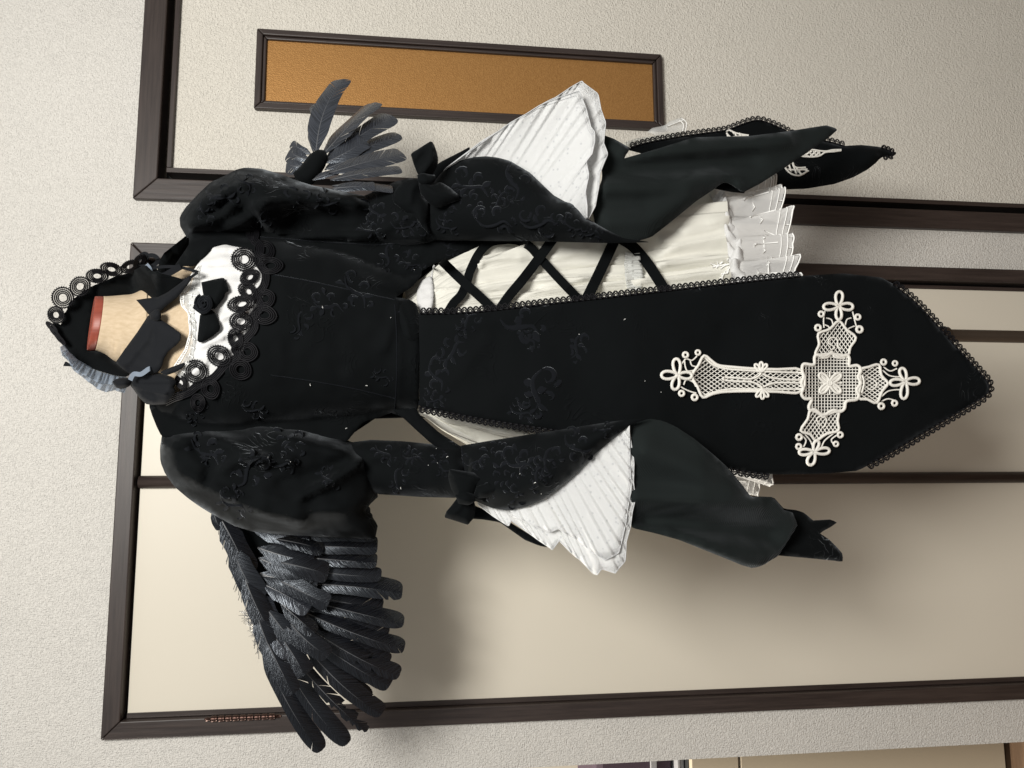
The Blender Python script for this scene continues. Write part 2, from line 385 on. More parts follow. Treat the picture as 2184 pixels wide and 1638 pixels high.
M_LINT = mat('pale_lint', (0.7, 0.7, 0.68), 0.9)

# ------------------------------------------------------------ the wall, the closet and the door (measured on the wall plane)
K = 0.78
def wx(v): return v*K
def wz(v): return 1.47+(v-1.2)*K
def S(name, x0, x1, z0, z1, y0, y1, m, parent=None, **k):
    return slab(name, rect(wx(x0), wx(x1), wz(z0) if z0 is not None else 0.0, wz(z1)), y0, y1, m, parent, **k)
FL = 1.2-1.47/K       # floor level in the measured units
# wall built round its two openings so that nothing overlaps
wall_pieces = [(-0.662, -0.552, FL, 2.75), (-0.552, 0.579, 1.882, 2.75), (0.579, 0.694, FL, 2.75), (0.694, 1.62, 1.882, 2.75), (1.62, 2.3, FL, 2.75)]
bm = Bag()
for i, (x0, x1, z0, z1) in enumerate(wall_pieces):
    V = [(wx(x), y, wz(z)) for y in (0, 0.11) for x, z in rect(x0, x1, z0, z1)]
    bm.add(V, [(0, 1, 2, 3), (7, 6, 5, 4), (0, 4, 5, 1), (1, 5, 6, 2), (2, 6, 7, 3), (3, 7, 4, 0)])
bm.put('wall', M_PAPER, None, smooth=False, kind='structure')
M_FLOOR = wood('brown_floor_boards', (5, 40, 40), (0.10, 0.06, 0.035), (0.16, 0.10, 0.06))
mesh('floor', [(-3, -3, 0), (3, -3, 0), (3, 2.5, 0), (-3, 2.5, 0)], [(0, 1, 2, 3)], M_FLOOR, None, smooth=False, kind='structure')
M_BACK = mat('dim_room_paint', (0.55, 0.50, 0.42), 0.8)
slab('far_wall', rect(-3, 3, 0, 2.68), 1.60, 1.66, M_BACK, None, bev=0, kind='structure')

def mitred(x0, x1, z0, z1, w, y0, y1, parent, name='frame_board', bottom=True):
    """four boards of a frame with mitred corners, half a millimetre apart"""
    g = 0.0004; o = [(x0, z0), (x1, z0), (x1, z1), (x0, z1)]; q = [(x0+w, z0+w), (x1-w, z0+w), (x1-w, z1-w), (x0+w, z1-w)]
    for i, mm in ((0, M_WOODH), (1, M_WOODV), (2, M_WOODH), (3, M_WOODV)):
        j = (i+1) % 4
        if i == 0 and not bottom: continue
        pts = np.array([o[i], o[j], q[j], q[i]]); c = pts.mean(0); ax = 0 if i in (0, 2) else 1
        pts[:, ax] += np.where(pts[:, ax] > c[ax], -g, g)
        slab(name, [tuple(p) for p in pts], y0, y1, mm, parent, bev=0.002)

closet = thing('closet', (wx(0.0), 0, 0), 'built-in closet with two plain cream door leaves in a dark wood frame', 'closet')
mitred(wx(-0.554), wx(0.583), -0.05, wz(1.884), 0.030, -0.012, 0.045, closet, bottom=False)
S('frame_rebate', -0.515, 0.545, FL, 1.846, 0.030, 0.036, M_GAP, closet, bev=0)
lf = S('door_leaf', -0.5135, 0.0005, FL+0.02, 1.838, 0.006, 0.026, M_LAM, closet, bev=0.001)
S('leaf_edging', -0.5145, -0.503, FL+0.02, 1.838, 0.0035, 0.0055, M_WOODV, lf, bev=0.0004)
rf = S('door_leaf', 0.0245, 0.5355, FL+0.02, 1.838, 0.006, 0.026, M_LAM, closet, bev=0.001)
S('leaf_edging', 0.5265, 0.5365, FL+0.02, 1.838, 0.0035, 0.0055, M_WOODV, rf, bev=0.0004)
# half-round cover strip where the leaves meet
a = np.linspace(0, PI, 9); cx, rr = wx(0.012), 0.0115
prof = [(cx-rr*math.cos(t), 0.002-0.011*math.sin(t)) for t in a]
V = [(x, y, z) for z in (0.02, wz(1.838)) for x, y in prof]; n = len(prof)
mesh('cover_strip', V, [(i, i+1, n+i+1, n+i) for i in range(n-1)]+[(n-1, 0, n, 2*n-1), tuple(range(n))[::-1], tuple(range(n, 2*n))], M_WOODV, closet)
# long copper hinge on the left jamb, a row of barrels
hz0, hz1 = P(450, 1530, -0.01)[2], P(588, 1530, -0.01)[2]; hx = wx(-0.517)
hg = Bag()
for i in range(9):
    za, zb = hz0+(hz1-hz0)*(i+0.06)/9, hz0+(hz1-hz0)*(i+0.94)/9
    zz = np.linspace(za, zb, 5); hg.add(*tube(np.stack([np.full(5, hx), np.full(5, -0.014), zz], 1), [0.0042, 0.0058, 0.0052, 0.0058, 0.0042], 8))
for z, s in ((hz0, 1), (hz1, -1)):
    hg.add(*tube([(hx, -0.014, z), (hx, -0.014, z+s*0.006), (hx, -0.014, z+s*0.010)], [0.003, 0.0036, 0.0012], 8))
hg.put('hinge', M_COPPER, closet)

door = thing('room_door', (wx(1.15), 0, 0), 'papered room door with dark trim and a narrow amber glass slit', 'door')
mitred(wx(0.692), wx(1.62), -0.08, wz(1.885), 0.042, -0.012, 0.05, door, bottom=False)
S('door_gap', 0.748, 1.566, FL, 1.829, 0.034, 0.04, M_GAP, door, bev=0)
S('door_panel', 0.776, 1.545, FL+0.012, 1.807, 0.006, 0.030, M_DOORP, door, bev=0.001)
for nm, x0, x1, z0, z1, mm in (('edge_trim', 0.767, 0.7795, FL+0.012, 1.815, M_WOODV), ('edge_trim', 0.7805, 1.5405, 1.8035, 1.815, M_WOODH), ('edge_trim', 1.5415, 1.553, FL+0.012, 1.815, M_WOODV)):
    S(nm, x0, x1, z0, z1, -0.002, 0.0315, mm, door, bev=0.001)
mitred(wx(0.942), wx(1.157), wz(0.547), wz(1.612), 0.0125, -0.008, 0.005, door, 'slit_frame')
mitred(wx(0.942)+0.0127, wx(1.157)-0.0127, wz(0.547)+0.0127, wz(1.612)-0.0127, 0.0065, -0.0035, 0.005, door, 'slit_bead')
slab('amber_glass', rect(wx(0.942)+0.0195, wx(1.157)-0.0195, wz(0.547)+0.0195, wz(1.612)-0.0195), 0.0025, 0.0055, M_AMBER, door, bev=0)

# things standing in the dim room past the wall's end
def at_y(x, y, Y): p = P(x, y, Y); return p[0], p[2]
M_CAB = mat('beige_cabinet_paint', (0.50, 0.43, 0.32), 0.5); M_PURP = mat('plum_cloth', (0.05, 0.03, 0.045), 0.8); M_PALE = mat('pale_card', (0.30, 0.30, 0.31), 0.6)
Yq = 0.36
ctop = at_y(1472, 1610, Yq)[1]; cmid = at_y(1577, 1610, Yq)[1]; cbot = at_y(2148, 1610, Yq)[1]
cab = thing('storage_cabinet', (-1.0, Yq, cbot), 'beige storage cabinet seen past the end of the wall', 'cabinet')
slab('plinth', rect(-1.45, -0.42, 0, cbot), Yq+0.03, Yq+0.4, mat('olive_plinth', (0.10, 0.095, 0.06), 0.7), cab)
slab('carcass', rect(-1.46, -0.41, cbot+0.001, ctop), Yq+0.02, Yq+0.4, M_GAP, cab)
slab('drawer_front', rect(-1.45, -0.42, cmid+0.003, ctop-0.003), Yq, Yq+0.0195, M_CAB, cab)
slab('drawer_front', rect(-1.45, -0.42, cbot+0.006, cmid-0.003), Yq, Yq+0.0195, M_CAB, cab)
b0 = at_y(1440, 1620, Yq+0.05)[1]; b1 = at_y(1270, 1625, Yq+0.05)[1]
bx = thing('card_box', (-0.9, Yq+0.1, ctop+0.001), 'flat pale card box on top of the beige cabinet, under the plum bag', 'box')
slab('box_body', rect(-1.30, -0.45, ctop+0.001, b0-0.008), Yq+0.04, Yq+0.3, M_PALE, bx, bev=0.003)
slab('box_lid', rect(-1.305, -0.445, b0-0.0075, b0), Yq+0.035, Yq+0.305, M_PALE, bx, bev=0.002)
bgt = thing('cloth_bag', (-0.9, Yq+0.1, b0+0.001), 'dark plum cloth bag lying on the pale card box', 'bag')
slab('bag_body', rect(-1.25, -0.46, b0+0.001, b1), Yq+0.06, Yq+0.28, M_PURP, bgt, bev=0.02)
slab('bag_strap', rect(-1.20, -0.47, b0+0.045, b0+0.06), Yq+0.052, Yq+0.0595, M_PALE, bgt, bev=0.001)

# ------------------------------------------------------------ body shape shared by the form and the clothes on it
_bx = np.array([290, 340, 400, 480, 600, 720, 860, 920, 1000, 1100.])
_br = np.array([600, 545, 500, 492, 503, 528, 583, 575, 530, 505.]); _bl = np.array([800, 885, 908, 915, 905, 893, 880, 890, 905, 930.])
_bR = np.array([.05, .066, .082, .098, .105, .096, .088, .088, .09, .095]); FY = -0.33
def BD(x, y, off=0.0):
    r, l, R = np.interp(x, _bx, _br), np.interp(x, _bx, _bl), np.interp(x, _bx, _bR)
    q = np.clip(np.abs(y-(r+l)/2)/((l-r)/2), 0, 1); return FY-R*np.sqrt(np.maximum(0.05, 1-q**2))-off
def lin(x0, y0, x1, y1): return lambda x, y: np.interp(x, [x0, x1], [y0, y1])

# ------------------------------------------------------------ dress form on its pole
form = thing('dress_form', tuple(P(700, 692, FY)*[1, 1, 0]), 'beige linen dress form with a red-brown wooden neck cap, wearing the black dress', 'dress form')
loft('torso', [(318, 612, 300, 784, FY, .045, 0, 0), (350, 596, 340, 842, FY, .060, 0, 0), (400, 556, 398, 880, FY, .076, 0, 0), (480, 525, 480, 895, FY, .091, 0, 0), (600, 525, 600, 890, FY, .098, 0, 0), (720, 555, 720, 875, FY, .089, 0, 0), (850, 660, 850, 850, FY, .072, 0, 0), (960, 650, 960, 860, FY, .066, 0, 0), (1060, 650, 1060, 860, FY, .064, 0, 0)], M_LINEN, form, 64, 6, cap=True, keep='torso')
loft('neck', [(221, 632, 203, 747, FY, .0375, 3, 0), (240, 631, 224, 755, FY, .0385, 5, 0), (262, 629, 246, 771, FY, .041, 6, 0), (285, 626, 275, 777, FY, .043, 6, 0), (312, 612, 300, 784, FY, .047, 6, 0)], M_LINEN, form, 48, 5, cap=True)
loft('neck_cap', [(203, 634, 186, 745, FY, .0365, 2, 0), (204, 632, 187, 747, FY, .0378, 3, 0), (218, 632, 200, 747, FY, .038, 4, 0), (220.5, 633, 202.5, 746, FY, .0372, 4, 0)], M_CAP, form, 48, 3, cap=True)
pt_, pb_ = P(1060, 712, FY), None
px_ = P(2100, 717, FY)[0]; pv = Bag()
pv.add(*tube([(px_, FY, z) for z in np.linspace(0.03, pt_[2]+0.02, 8)], 0.0105, 16)); pv.put('pole', M_POLE, form)
pv = Bag(); pv.add(*tube([(px_, FY, z) for z in (0.60, 0.602, 0.655, 0.657)], [0.012, 0.0145, 0.0145, 0.012], 16)); pv.put('pole_collar', M_POLE, form)
bt = Bag(); th = np.linspace(0, 2*PI, 40, endpoint=False)
prof = [(0.001, 0.028), (0.09, 0.024), (0.145, 0.014), (0.15, 0.008), (0.15, 0.001), (0.001, 0.001)]
V = [(px_+r*math.cos(t), FY+r*math.sin(t), z) for r, z in prof for t in th]
bt.add(V, [(j*40+i, j*40+(i+1) % 40, (j+1)*40+(i+1) % 40, (j+1)*40+i) for j in range(5) for i in range(40)]); bt.put('base', M_POLE, form)

# ------------------------------------------------------------ white underskirt
skirt = thing('underskirt', tuple(P(1650, 710, FY)), 'ivory gathered chiffon underskirt with a lace hem, showing beside the black front panel', 'underskirt')
Zs = zc(896, 470, 2.696)
TUCKS = [([(1230, 360), (1270, 335), (1380, 245), (1560, 207), (1720, 200), (1900, 200)], 26, .011), ([(1370, 250), (1390, 190), (1480, 138), (1700, 84), (1900, 36)], 22, .009), ([(700, 330), (860, 318), (960, 311), (1180, 300)], 18, .009), ([(570, 450), (700, 394), (860, 350), (960, 318)], 14, .007), ([(350, 275), (345, 245), (400, 217), (600, 204)], 12, .008),
         ([(355, 345), (460, 336), (610, 318)], 12, .006), ([(190, 255), (270, 232), (350, 218)], 10, .005), ([(395, 442), (470, 436), (570, 425)], 8, .005), ([(80, 400), (150, 392), (230, 388)], 8, .004), ([(745, 200), (800, 207), (900, 182), (960, 155)], 10, .006), ([(1330, 395), (1500, 380), (1900, 350)], 12, .005), ([(1400, 110), (1560, 50), (1750, -20)], 24, .008), ([(900, 250), (1000, 240), (1170, 236)], 10, .004)]
TUCKS = [(curve(Zs(a), 4), w, h) for a, w, h in TUCKS]+[([(905, 880), (960, 910), (1010, 935)], 10, .005), ([(930, 872), (1010, 905), (1090, 925)], 9, .004), ([(1000, 895), (1080, 915), (1150, 920)], 8, .004)]
def tucks(x, y):
    """sharp overlapping folds: raised on the lower left side of each line, dropping straight off on the other"""
    p = np.stack([x, y], 1); out = np.zeros(len(p))
    for L_, w, h in TUCKS:
        a = np.asarray(L_, float); b = a[1:]; a = a[:-1]; best = np.full(len(p), 1e9); sg = np.zeros(len(p)); en = np.ones(len(p))
        for i, (s, e) in enumerate(zip(a, b)):
            d = e-s; t = ((p-s)@d)/max(d@d, 1e-9); tc = np.clip(t, 0, 1); q = p-(s+tc[:, None]*d); r = np.linalg.norm(q, axis=1); k = r < best
            best[k] = r[k]; sg[k] = (d[0]*(p[k, 1]-s[1])-d[1]*(p[k, 0]-s[0])); out_ = (t < 0) & (i == 0) | (t > 1) & (i == len(a)-1); en[k] = np.where(out_[k], np.exp(-(r[k]/(w*.5))**2), 1)
        out += h*en*np.where(sg > 0, np.exp(-best/w), np.exp(-(best/2.0)**2))
    return out
def sk_fold(th, t):
    a = 0.6*(0.6-1.9*np.abs(np.sin(6.0*th+1.1+0.9*np.sin(2*th+0.5)))**1.5)+0.45*np.sin(19*th+2.0+1.4*np.sin(3*th+2*t))+0.30*np.sin(33*th+5*t+1.5*np.sin(4*th))+0.15*np.sin(67*th-4*t)
    return a*(0.35+0.65*min(1, t*1.5))
def hem_fold(th, t): return (0.55*np.sin(31*th+2.2*np.sin(5*th+1)+.6*np.sin(11*th))+.3*np.sin(17*th+1.0)+0.2*np.sin(58*th+0.9+2*np.sin(3*th)))*(0.35+0.65*t)
SK = [(862, 622, 862, 876, FY, .073, 8, .012), (905, 588, 905, 890, FY, .078, 10, .03), (960, 545, 960, 925, FY, .082, 14, .05), (1060, 502, 1060, 955, FY, .080, 22, .15), (1200, 465, 1200, 975, FY, .088, 40, .19), (1350, 435, 1350, 1000, FY, .095, 62, .20), (1500, 400, 1480, 1030, FY, .108, 85, .18)]
loft('skirt_tier', SK, M_CHIFF, skirt, 640, 14, sk_fold, keep='skirt', lift=tucks)
_, HG = loft('hem_frill', [(1497, 402, 1477, 1028, FY, .112, 85, .05), (1530, 396, 1508, 1036, FY, .114, 87, .08), (1568, 390, 1540, 1042, FY, .116, 90, .11), (1622, 384, 1588, 1050, FY, .118, 92, .14)], M_HEML, skirt, 420, 5, hem_fold, xk=85)
# gathered roll over the seam of the hem frill
def roll_fold(th, t): return np.sin(19*th+2.5*np.sin(5*th)+5*t)*0.7+0.5*np.sin(37*th+2*np.sin(7*th)-6*t)+0.35*np.sin(83*th+3*t)
loft('gathering', [(1488, 404, 1468, 1027, FY, .114, 84, .04), (1495, 400, 1474, 1031, FY, .118, 85, .05), (1506, 399, 1484, 1032, FY, .1185, 86, .055), (1516, 402, 1494, 1030, FY, .113, 86, .04)], M_COTT, skirt, 420, 4, roll_fold)
# embroidery on the hem: double edge, ladder bars, little crosses
emb = Bag(); m_, n_ = HG.shape[:2]
def hgp(row, col):
    row = min(max(row, 0), m_-1); r0 = int(row); r1 = min(r0+1, m_-1); c0 = int(math.floor(col)) % n_; c1 = (c0+1) % n_; fr, fc = row-r0, col-math.floor(col)
    p = (HG[r0, c0]*(1-fr)+HG[r1, c0]*fr)*(1-fc)+(HG[r0, c1]*(1-fr)+HG[r1, c1]*fr)*fc
    return p+np.array([0, -0.0012, 0])
for row, r in ((m_-1, .0013), (m_-2.2, .0008), (m_-3.4, .0007)):
    pts = [hgp(row, c)+np.array([0, 0, -0.0022*abs(math.sin(c*0.75)) if row == m_-1 else 0]) for c in np.arange(0, n_, 1.0)]; emb.add(*tube(pts, r, 4, True))
for c in range(0, n_, 4): emb.add(*tube([hgp(m_-2.2, c), hgp(m_-1, c)], .0008, 4))
for c in range(6, n_, 14):
    emb.add(*tube([hgp(m_-9, c), hgp(m_-4, c)], .0010, 4)); emb.add(*tube([hgp(m_-6.6, c-2.6), hgp(m_-6.6, c+2.6)], .0010, 4))
    for dr, dc in ((-9, 0), (-6.6, -2.6), (-6.6, 2.6)):
        emb.add(*tube([hgp(m_+dr-.3, c+dc-.8), hgp(m_+dr+.3, c+dc), hgp(m_+dr-.3, c+dc+.8)], .0010, 4))
for c in range(13, n_, 14):
    for k in range(3): emb.add(*tube([hgp(m_-3.6, c), hgp(m_-5.0, c+(k-1)*1.6), hgp(m_-5.8, c+(k-1)*2.2)], .0008, 4))
emb.put('hem_embroidery', M_LACE, skirt, kind='stuff')
# frill rows and little ruffle on the upper tiers
def off_skirt(L, o): return [p for p in drape(L, 'skirt', o)]
ysk = lambda L, o: [drape([q], 'skirt', o)[0][1] for q in L]
def layer(L_, off, R=.003, edge=12, folds=(), m=None, name='chiffon_layer'):
    """a loose sheer layer of the skirt lying just over the tier"""
    pts = Zs(L_); c = np.array(pts).mean(0); y0 = [drape([q], 'skirt', off, -.41)[0][1] for q in pts]
    A = np.c_[np.ones(len(pts)), np.array(pts)-c]; k_ = np.linalg.lstsq(A, np.array(y0), rcond=None)[0]; mn = min(0, min(np.array(y0)-A@k_))
    cloth(name, pts, lambda x, y: k_[0]+k_[1]*(x-c[0])+k_[2]*(y-c[1])+mn*.6-off*.4, m or M_SHEER, skirt, R=R, edge=edge, step=6, th=.0005, back=.1, rnd=4, folds=[(Zs(f), w, h) for f, w, h in folds], wob=((.05, .0025, len(pts)),))
# twisted gather and the little frill column between the tiers
for fi, fo, sd_ in (([(1200, 185), (1195, 250), (1205, 320), (1215, 400)], [(1265, 180), (1270, 245), (1285, 320), (1270, 405)], 5), ([(1225, 190), (1222, 250), (1230, 330), (1235, 400)], [(1180, 180), (1172, 250), (1178, 330), (1195, 410)], 8)):
    fi, fo = Zs(fi), Zs(fo); fan('ruffle', fi, fo, ysk(fi, .008), ysk(fo, .010), 9, .003, M_SHEER, skirt, 6, sd=sd_)
layer([(-5, 365), (30, 335), (62, 322), (78, 400), (62, 512), (0, 522), (-20, 440)], .004, .002, 8, [([(0, 380), (40, 370), (70, 372)], 2.5, .003), ([(-5, 420), (40, 405), (70, 410)], 2.5, .003), ([(-5, 470), (30, 455), (65, 450)], 2.5, .003)], M_COTT, 'waist_band')
fr_in = [(1090, 900), (1100, 925), (1104, 945)]; fr_out = [(1120, 898), (1128, 925), (1130, 942)]
fan('ruffle', fr_in, fr_out, ysk(fr_in, .001), ysk(fr_out, .004), 5, .0018, M_CHIFF, skirt, 5)
pk = Bag()
for y0, y1 in ((862, 880), ):
    pass
wb = [(926, 566), (921, 590), (924, 625), (920, 672)]
pk.add(*tube(drape(curve(wb, 5), 'skirt', .001), .0016, 6)); pk.put('waist_seam', M_COTT, skirt)
# embroidered lace point low on the tier
lp = Bag(); Z1 = zc(1480, 360, 5.85)
for L_ in ( [(520, 1185), (440, 1240), (420, 1300), (370, 1310), (350, 1380)], [(215, 1185), (300, 1215), (400, 1190)], [(230, 1230), (310, 1200), (360, 1160)], [(330, 1250), (380, 1210), (440, 1190)], [(280, 1240), (300, 1200), (290, 1165)]):
    lp.add(*tube(drape(curve(Z1(L_), 5), 'skirt', .0015), .0011, 5))
for cx, cy in ((430, 1140), (465, 1155), (510, 1185), (470, 1205), (430, 1240), (400, 1290), (360, 1320), (340, 1370), (350, 1410)):
    lp.add(*tube(drape([Z1([(cx+16*math.cos(a), cy+16*math.sin(a))])[0] for a in np.linspace(0, 2*PI, 9)[:-1]], 'skirt', .0015), .0008, 4, True))
lp.put('lace_point', M_LACE, skirt)
# sheer frill ends that stick out behind the right hand drape
Z5 = zc(1250, 220, 3.12)
cloth('tulle_end', Z5([(410, 190), (440, 165), (520, 150), (560, 118), (630, 97), (668, 130), (660, 190), (560, 200), (480, 225)]), -0.235, M_TULLE, skirt, step=6, folds=[(Z5([(430, 190), (540, 160), (640, 110)]), 6, .006), (Z5([(450, 210), (560, 185), (650, 170)]), 5, .005)], th=.0006)
cloth('tulle_end', Z5([(930, 590), (1040, 600), (1060, 560), (1160, 520), (1215, 480), (1262, 470), (1268, 500), (1258, 585), (1180, 600), (1060, 640), (990, 640)]), -0.335, M_TULLE, skirt, step=6, folds=[(Z5([(960, 610), (1120, 570), (1240, 490)]), 6, .005)], th=.0006)
eb = Bag()
for L_ in ([(1215, 480), (1262, 470), (1268, 500), (1258, 585)], [(1200, 495), (1245, 485), (1250, 510), (1240, 580)], [(1170, 510), (1205, 555)], [(1165, 550), (1215, 520)], [(1190, 540), (1200, 580)]):
    eb.add(*tube(P(*np.array(curve(Z5(L_), 5)).T, -0.338), .0009, 4))
for L_ in ([(540, 155), (600, 130), (655, 110)], [(630, 97), (668, 130), (660, 190)], [(615, 110), (648, 140), (642, 190)]):
    eb.add(*tube(P(*np.array(curve(Z5(L_), 5)).T, -0.243), .0009, 4))
eb.put('hem_embroidery', M_LACE, skirt, kind='stuff')
cloth('skirt_side', Z5([(250, 265), (330, 235), (420, 222), (560, 200), (650, 195), (560, 250), (350, 300), (280, 300)]), -0.242, M_CHIFF, skirt, step=7, wob=((.03, .003, 2),), th=.001)

# ------------------------------------------------------------ the black dress
dress = thing('dress', tuple(P(2110, 830, -.42)), 'black gothic velvet dress with a pointed front panel bearing an ivory lace cross', 'dress')
BOD = [(372, 567), (404, 520), (402, 500), (470, 470), (560, 480), (640, 495), (720, 500), (800, 505), (905, 500), (1000, 500), (1092, 500), (1092, 508), (1060, 509), (1041, 517), (1012, 530), (962, 552), (930, 560), (901, 576), (898, 590), (880, 610), (842, 635), (876, 640), (888, 648), (893, 668), (895, 760), (893, 868), (886, 880), (868, 889), (850, 886), (834, 880), (800, 893), (780, 897), (768, 907), (737, 945), (700, 945), (600, 930), (480, 935), (400, 935), (345, 932), (334, 910), (324, 885), (318, 866), (340, 850), (366, 840), (390, 835), (420, 826), (450, 811), (480, 791), (510, 761), (538, 721), (555, 680), (562, 620), (558, 562), (536, 531), (500, 525), (478, 520), (456, 527), (415, 567)]
def wave_w(x, y): return 0
cloth('bodice', BOD, lambda x, y: BD(x, y, .005), M_VELV, dress, step=9, th=.002, keep='torso',
      folds=[([(815, 625), (760, 600), (690, 640)], 16, .004), ([(850, 640), (835, 700), (822, 740)], 12, .006), ([(835, 880), (800, 840), (745, 800)], 14, .004), ([(600, 560), (690, 545), (800, 560)], 14, .004), ([(860, 560), (930, 540), (1010, 515)], 12, .004), ([(840, 600), (880, 560), (900, 530)], 10, .004), ([(395, 880), (420, 862), (455, 850)], 10, .006), ([(850, 650), (852, 760), (848, 860)], 9, .003), ([(410, 545), (385, 572)], 6, .004), ([(545, 500), (700, 510), (800, 516)], 6, .004)],
      wob=((.012, .005, 3), (.035, .002, 8)))
cloth('bodice_back', [(330, 600), (345, 545), (402, 500), (560, 490), (800, 510), (1000, 505), (1060, 520), (1060, 920), (900, 890), (800, 893), (737, 935), (480, 925), (345, 925), (318, 866), (322, 800), (330, 700)], lambda x, y: 2*FY-BD(x, y, .004), M_VELV, dress, step=16, th=-.002, wob=((.012, .004, 3),))
cloth('jacket_skirt', [(837, 874), (862, 893), (881, 911), (915, 942), (960, 975), (1040, 985), (1030, 960), (981, 951), (936, 922), (897, 887), (887, 870)], lambda x, y: np.interp(x, [837, 1040], [-.392, -.405]), M_VELV, dress, step=8, folds=[([(860, 885), (910, 925), (980, 965)], 12, .005)], wob=((.03, .003, 5),))
cloth('waist_tab', [(842, 634), (858, 636), (876, 640), (888, 648), (893, 668), (895, 720), (880, 735), (862, 720), (850, 690), (846, 660)], lambda x, y: BD(x, y, .006), M_VELV, dress, R=.006, edge=16, step=6, folds=[([(850, 650), (866, 690), (872, 722)], 5, .004)], back=.1)

sm_ = Bag()
for L_ in ([(893, 672), (895, 760), (893, 864)], [(842, 650), (846, 720), (846, 800), (842, 876)], [(575, 585), (660, 600), (760, 622), (842, 640)], [(575, 800), (660, 812), (760, 830), (842, 850)], [(545, 505), (640, 512), (720, 518), (800, 522), (890, 516)]):
    sm_.add(*tube(drape(curve(L_, 8), 'torso', .0002), .0009, 5))
sm_.put('bodice_seams', M_RELIEF, dress, kind='stuff')
# white gathered yoke and lace collar
YOK = [(421, 562), (456, 522), (480, 516), (505, 522), (540, 530), (562, 562), (566, 620), (560, 680), (542, 724), (514, 765), (484, 795), (452, 815), (424, 828), (398, 836), (378, 826), (392, 795), (404, 770), (412, 735), (408, 700), (404, 660), (402, 625), (412, 596)]
yf = []
for a_, b_ in (((430, 560), (540, 545)), ((432, 575), (545, 575)), ((440, 600), (548, 606)), ((445, 690), (530, 660)), ((430, 740), (520, 700)), ((425, 765), (500, 740)), ((470, 720), (540, 640)), ((410, 800), (450, 760)), ((455, 530), (520, 535))):
    yf.append(([a_, ((a_[0]+b_[0])/2+3, (a_[1]+b_[1])/2-2), b_], 4.5, .005))
yoke = cloth('yoke', YOK, lambda x, y: BD(x, y, .0015), M_COTT, dress, step=6, folds=yf, wob=((.06, .002, 4),), th=.001, keep='torso')
LC_IN = [(430, 566), (424, 590), (428, 615), (424, 640), (414, 665), (418, 700), (416, 735), (412, 765), (404, 790), (394, 812)]
LC_OUT = [(421, 568), (406, 592), (396, 612), (384, 622), (388, 652), (402, 668), (406, 710), (396, 745), (380, 770), (366, 790)]
ybd = lambda L_, o: [float(BD(q[0], q[1], o)) for q in L_]
_, CG = fan('lace_collar', LC_IN, LC_OUT, ybd(LC_IN, .003), ybd(LC_OUT, .006), 12, .0022, M_TULLE, dress, 6, th=.0004)
ce = Bag(); nn = CG.shape[1]
for r_, w_ in ((5, .0010), (4, .0006)): ce.add(*tube(CG[r_]+[0, -.001, 0], w_, 4))
for c in range(0, nn-1, 2): ce.add(*tube(np.array([CG[4, c], CG[5, min(c+1, nn-1)]])+[0, -.001, 0], .0006, 4))
for c in range(5, nn-4, 9): ce.add(*tube(np.array([CG[0, c], CG[3, c+1]])+[0, -.001, 0], .0007, 4)); ce.add(*tube(np.array([CG[2, c-2], CG[2, c+3]])+[0, -.001, 0], .0007, 4))
ce.put('collar_embroidery', M_LACE, dress, kind='stuff')

# chest bow with a rolled rose
Zh = zc(80, 480, 3.9)
cb = cloth('chest_bow', Zh([(1362, 476), (1450, 455), (1545, 436), (1562, 450), (1592, 545), (1560, 562), (1552, 600), (1492, 676), (1470, 700), (1430, 690), (1380, 590)]), lambda x, y: BD(x, y, .010), M_PLAIN, dress, R=.007, edge=22, step=5, back=.5, folds=[(Zh([(1440, 680), (1500, 580), (1540, 470)]), 6, .002)])
cloth('bow_loop', Zh([(1400, 720), (1352, 745), (1340, 850), (1328, 960), (1345, 975), (1372, 974), (1440, 935), (1508, 880), (1520, 850), (1500, 780), (1470, 720), (1440, 700)]), lambda x, y: BD(x, y, .010), M_PLAIN, cb, R=.007, edge=20, step=5, back=.5, folds=[(Zh([(1420, 730), (1400, 850), (1360, 950)]), 5, .002)])
cloth('rose', Zh([(1290, 690), (1310, 640), (1345, 595), (1380, 578), (1430, 600), (1460, 650), (1450, 690), (1400, 735), (1365, 746), (1320, 715)]), lambda x, y: BD(x, y, .017), M_PLAIN, cb, R=.008, edge=14, step=5)
rs = Bag(); c0 = np.array(Zh([(1382, 655)])[0])
for k, (a0, a1, r0, r1) in enumerate(((0, 5.6, 4, 6), (1.5, 8.2, 9, 12), (3.0, 9.4, 14, 17), (5.0, 10.6, 18, 21))):
    aa = np.linspace(a0, a1, 26); rr = np.linspace(r0, r1, 26); q = np.stack([c0[0]+rr*np.cos(aa)*0.9, c0[1]+rr*np.sin(aa)], 1)
    rs.add(*tube(P(q[:, 0], q[:, 1], BD(q[:, 0], q[:, 1], .0265-.0016*k)), .0016, 6))
rs.put('rose_petals', M_RELIEF, cb)

# front panel
def PY(x, y):
    yc = np.interp(x, [895, 1400, 1900], [768, 770, 800]); return np.interp(x, [880, 1000, 1350, 2110], [-.434, -.456, -.486, -.478])+.010*((y-yc)/150)**2
PANEL = [(893, 668), (1000, 666), (1150, 650), (1400, 622), (1560, 604), (1700, 589), (1800, 583), (1880, 592), (1906, 606), (1960, 652), (2040, 740), (2100, 806), (2110, 818), (2110, 830), (2098, 846), (2000, 905), (1905, 962), (1860, 988), (1830, 1004), (1760, 1010), (1650, 1012), (1550, 997), (1450, 975), (1345, 948), (1190, 920), (1000, 890), (894, 868), (895, 760)]
panel = cloth('front_panel', PANEL, PY, M_VELV, dress, step=14, th=.002, wob=((.006, .008, 9), (.02, .0025, 2), (.05, .0006, 4)), keep='panel', folds=[([(900, 700), (1000, 690), (1180, 660)], 18, .004), ([(905, 850), (980, 800), (1040, 720)], 14, .003)])
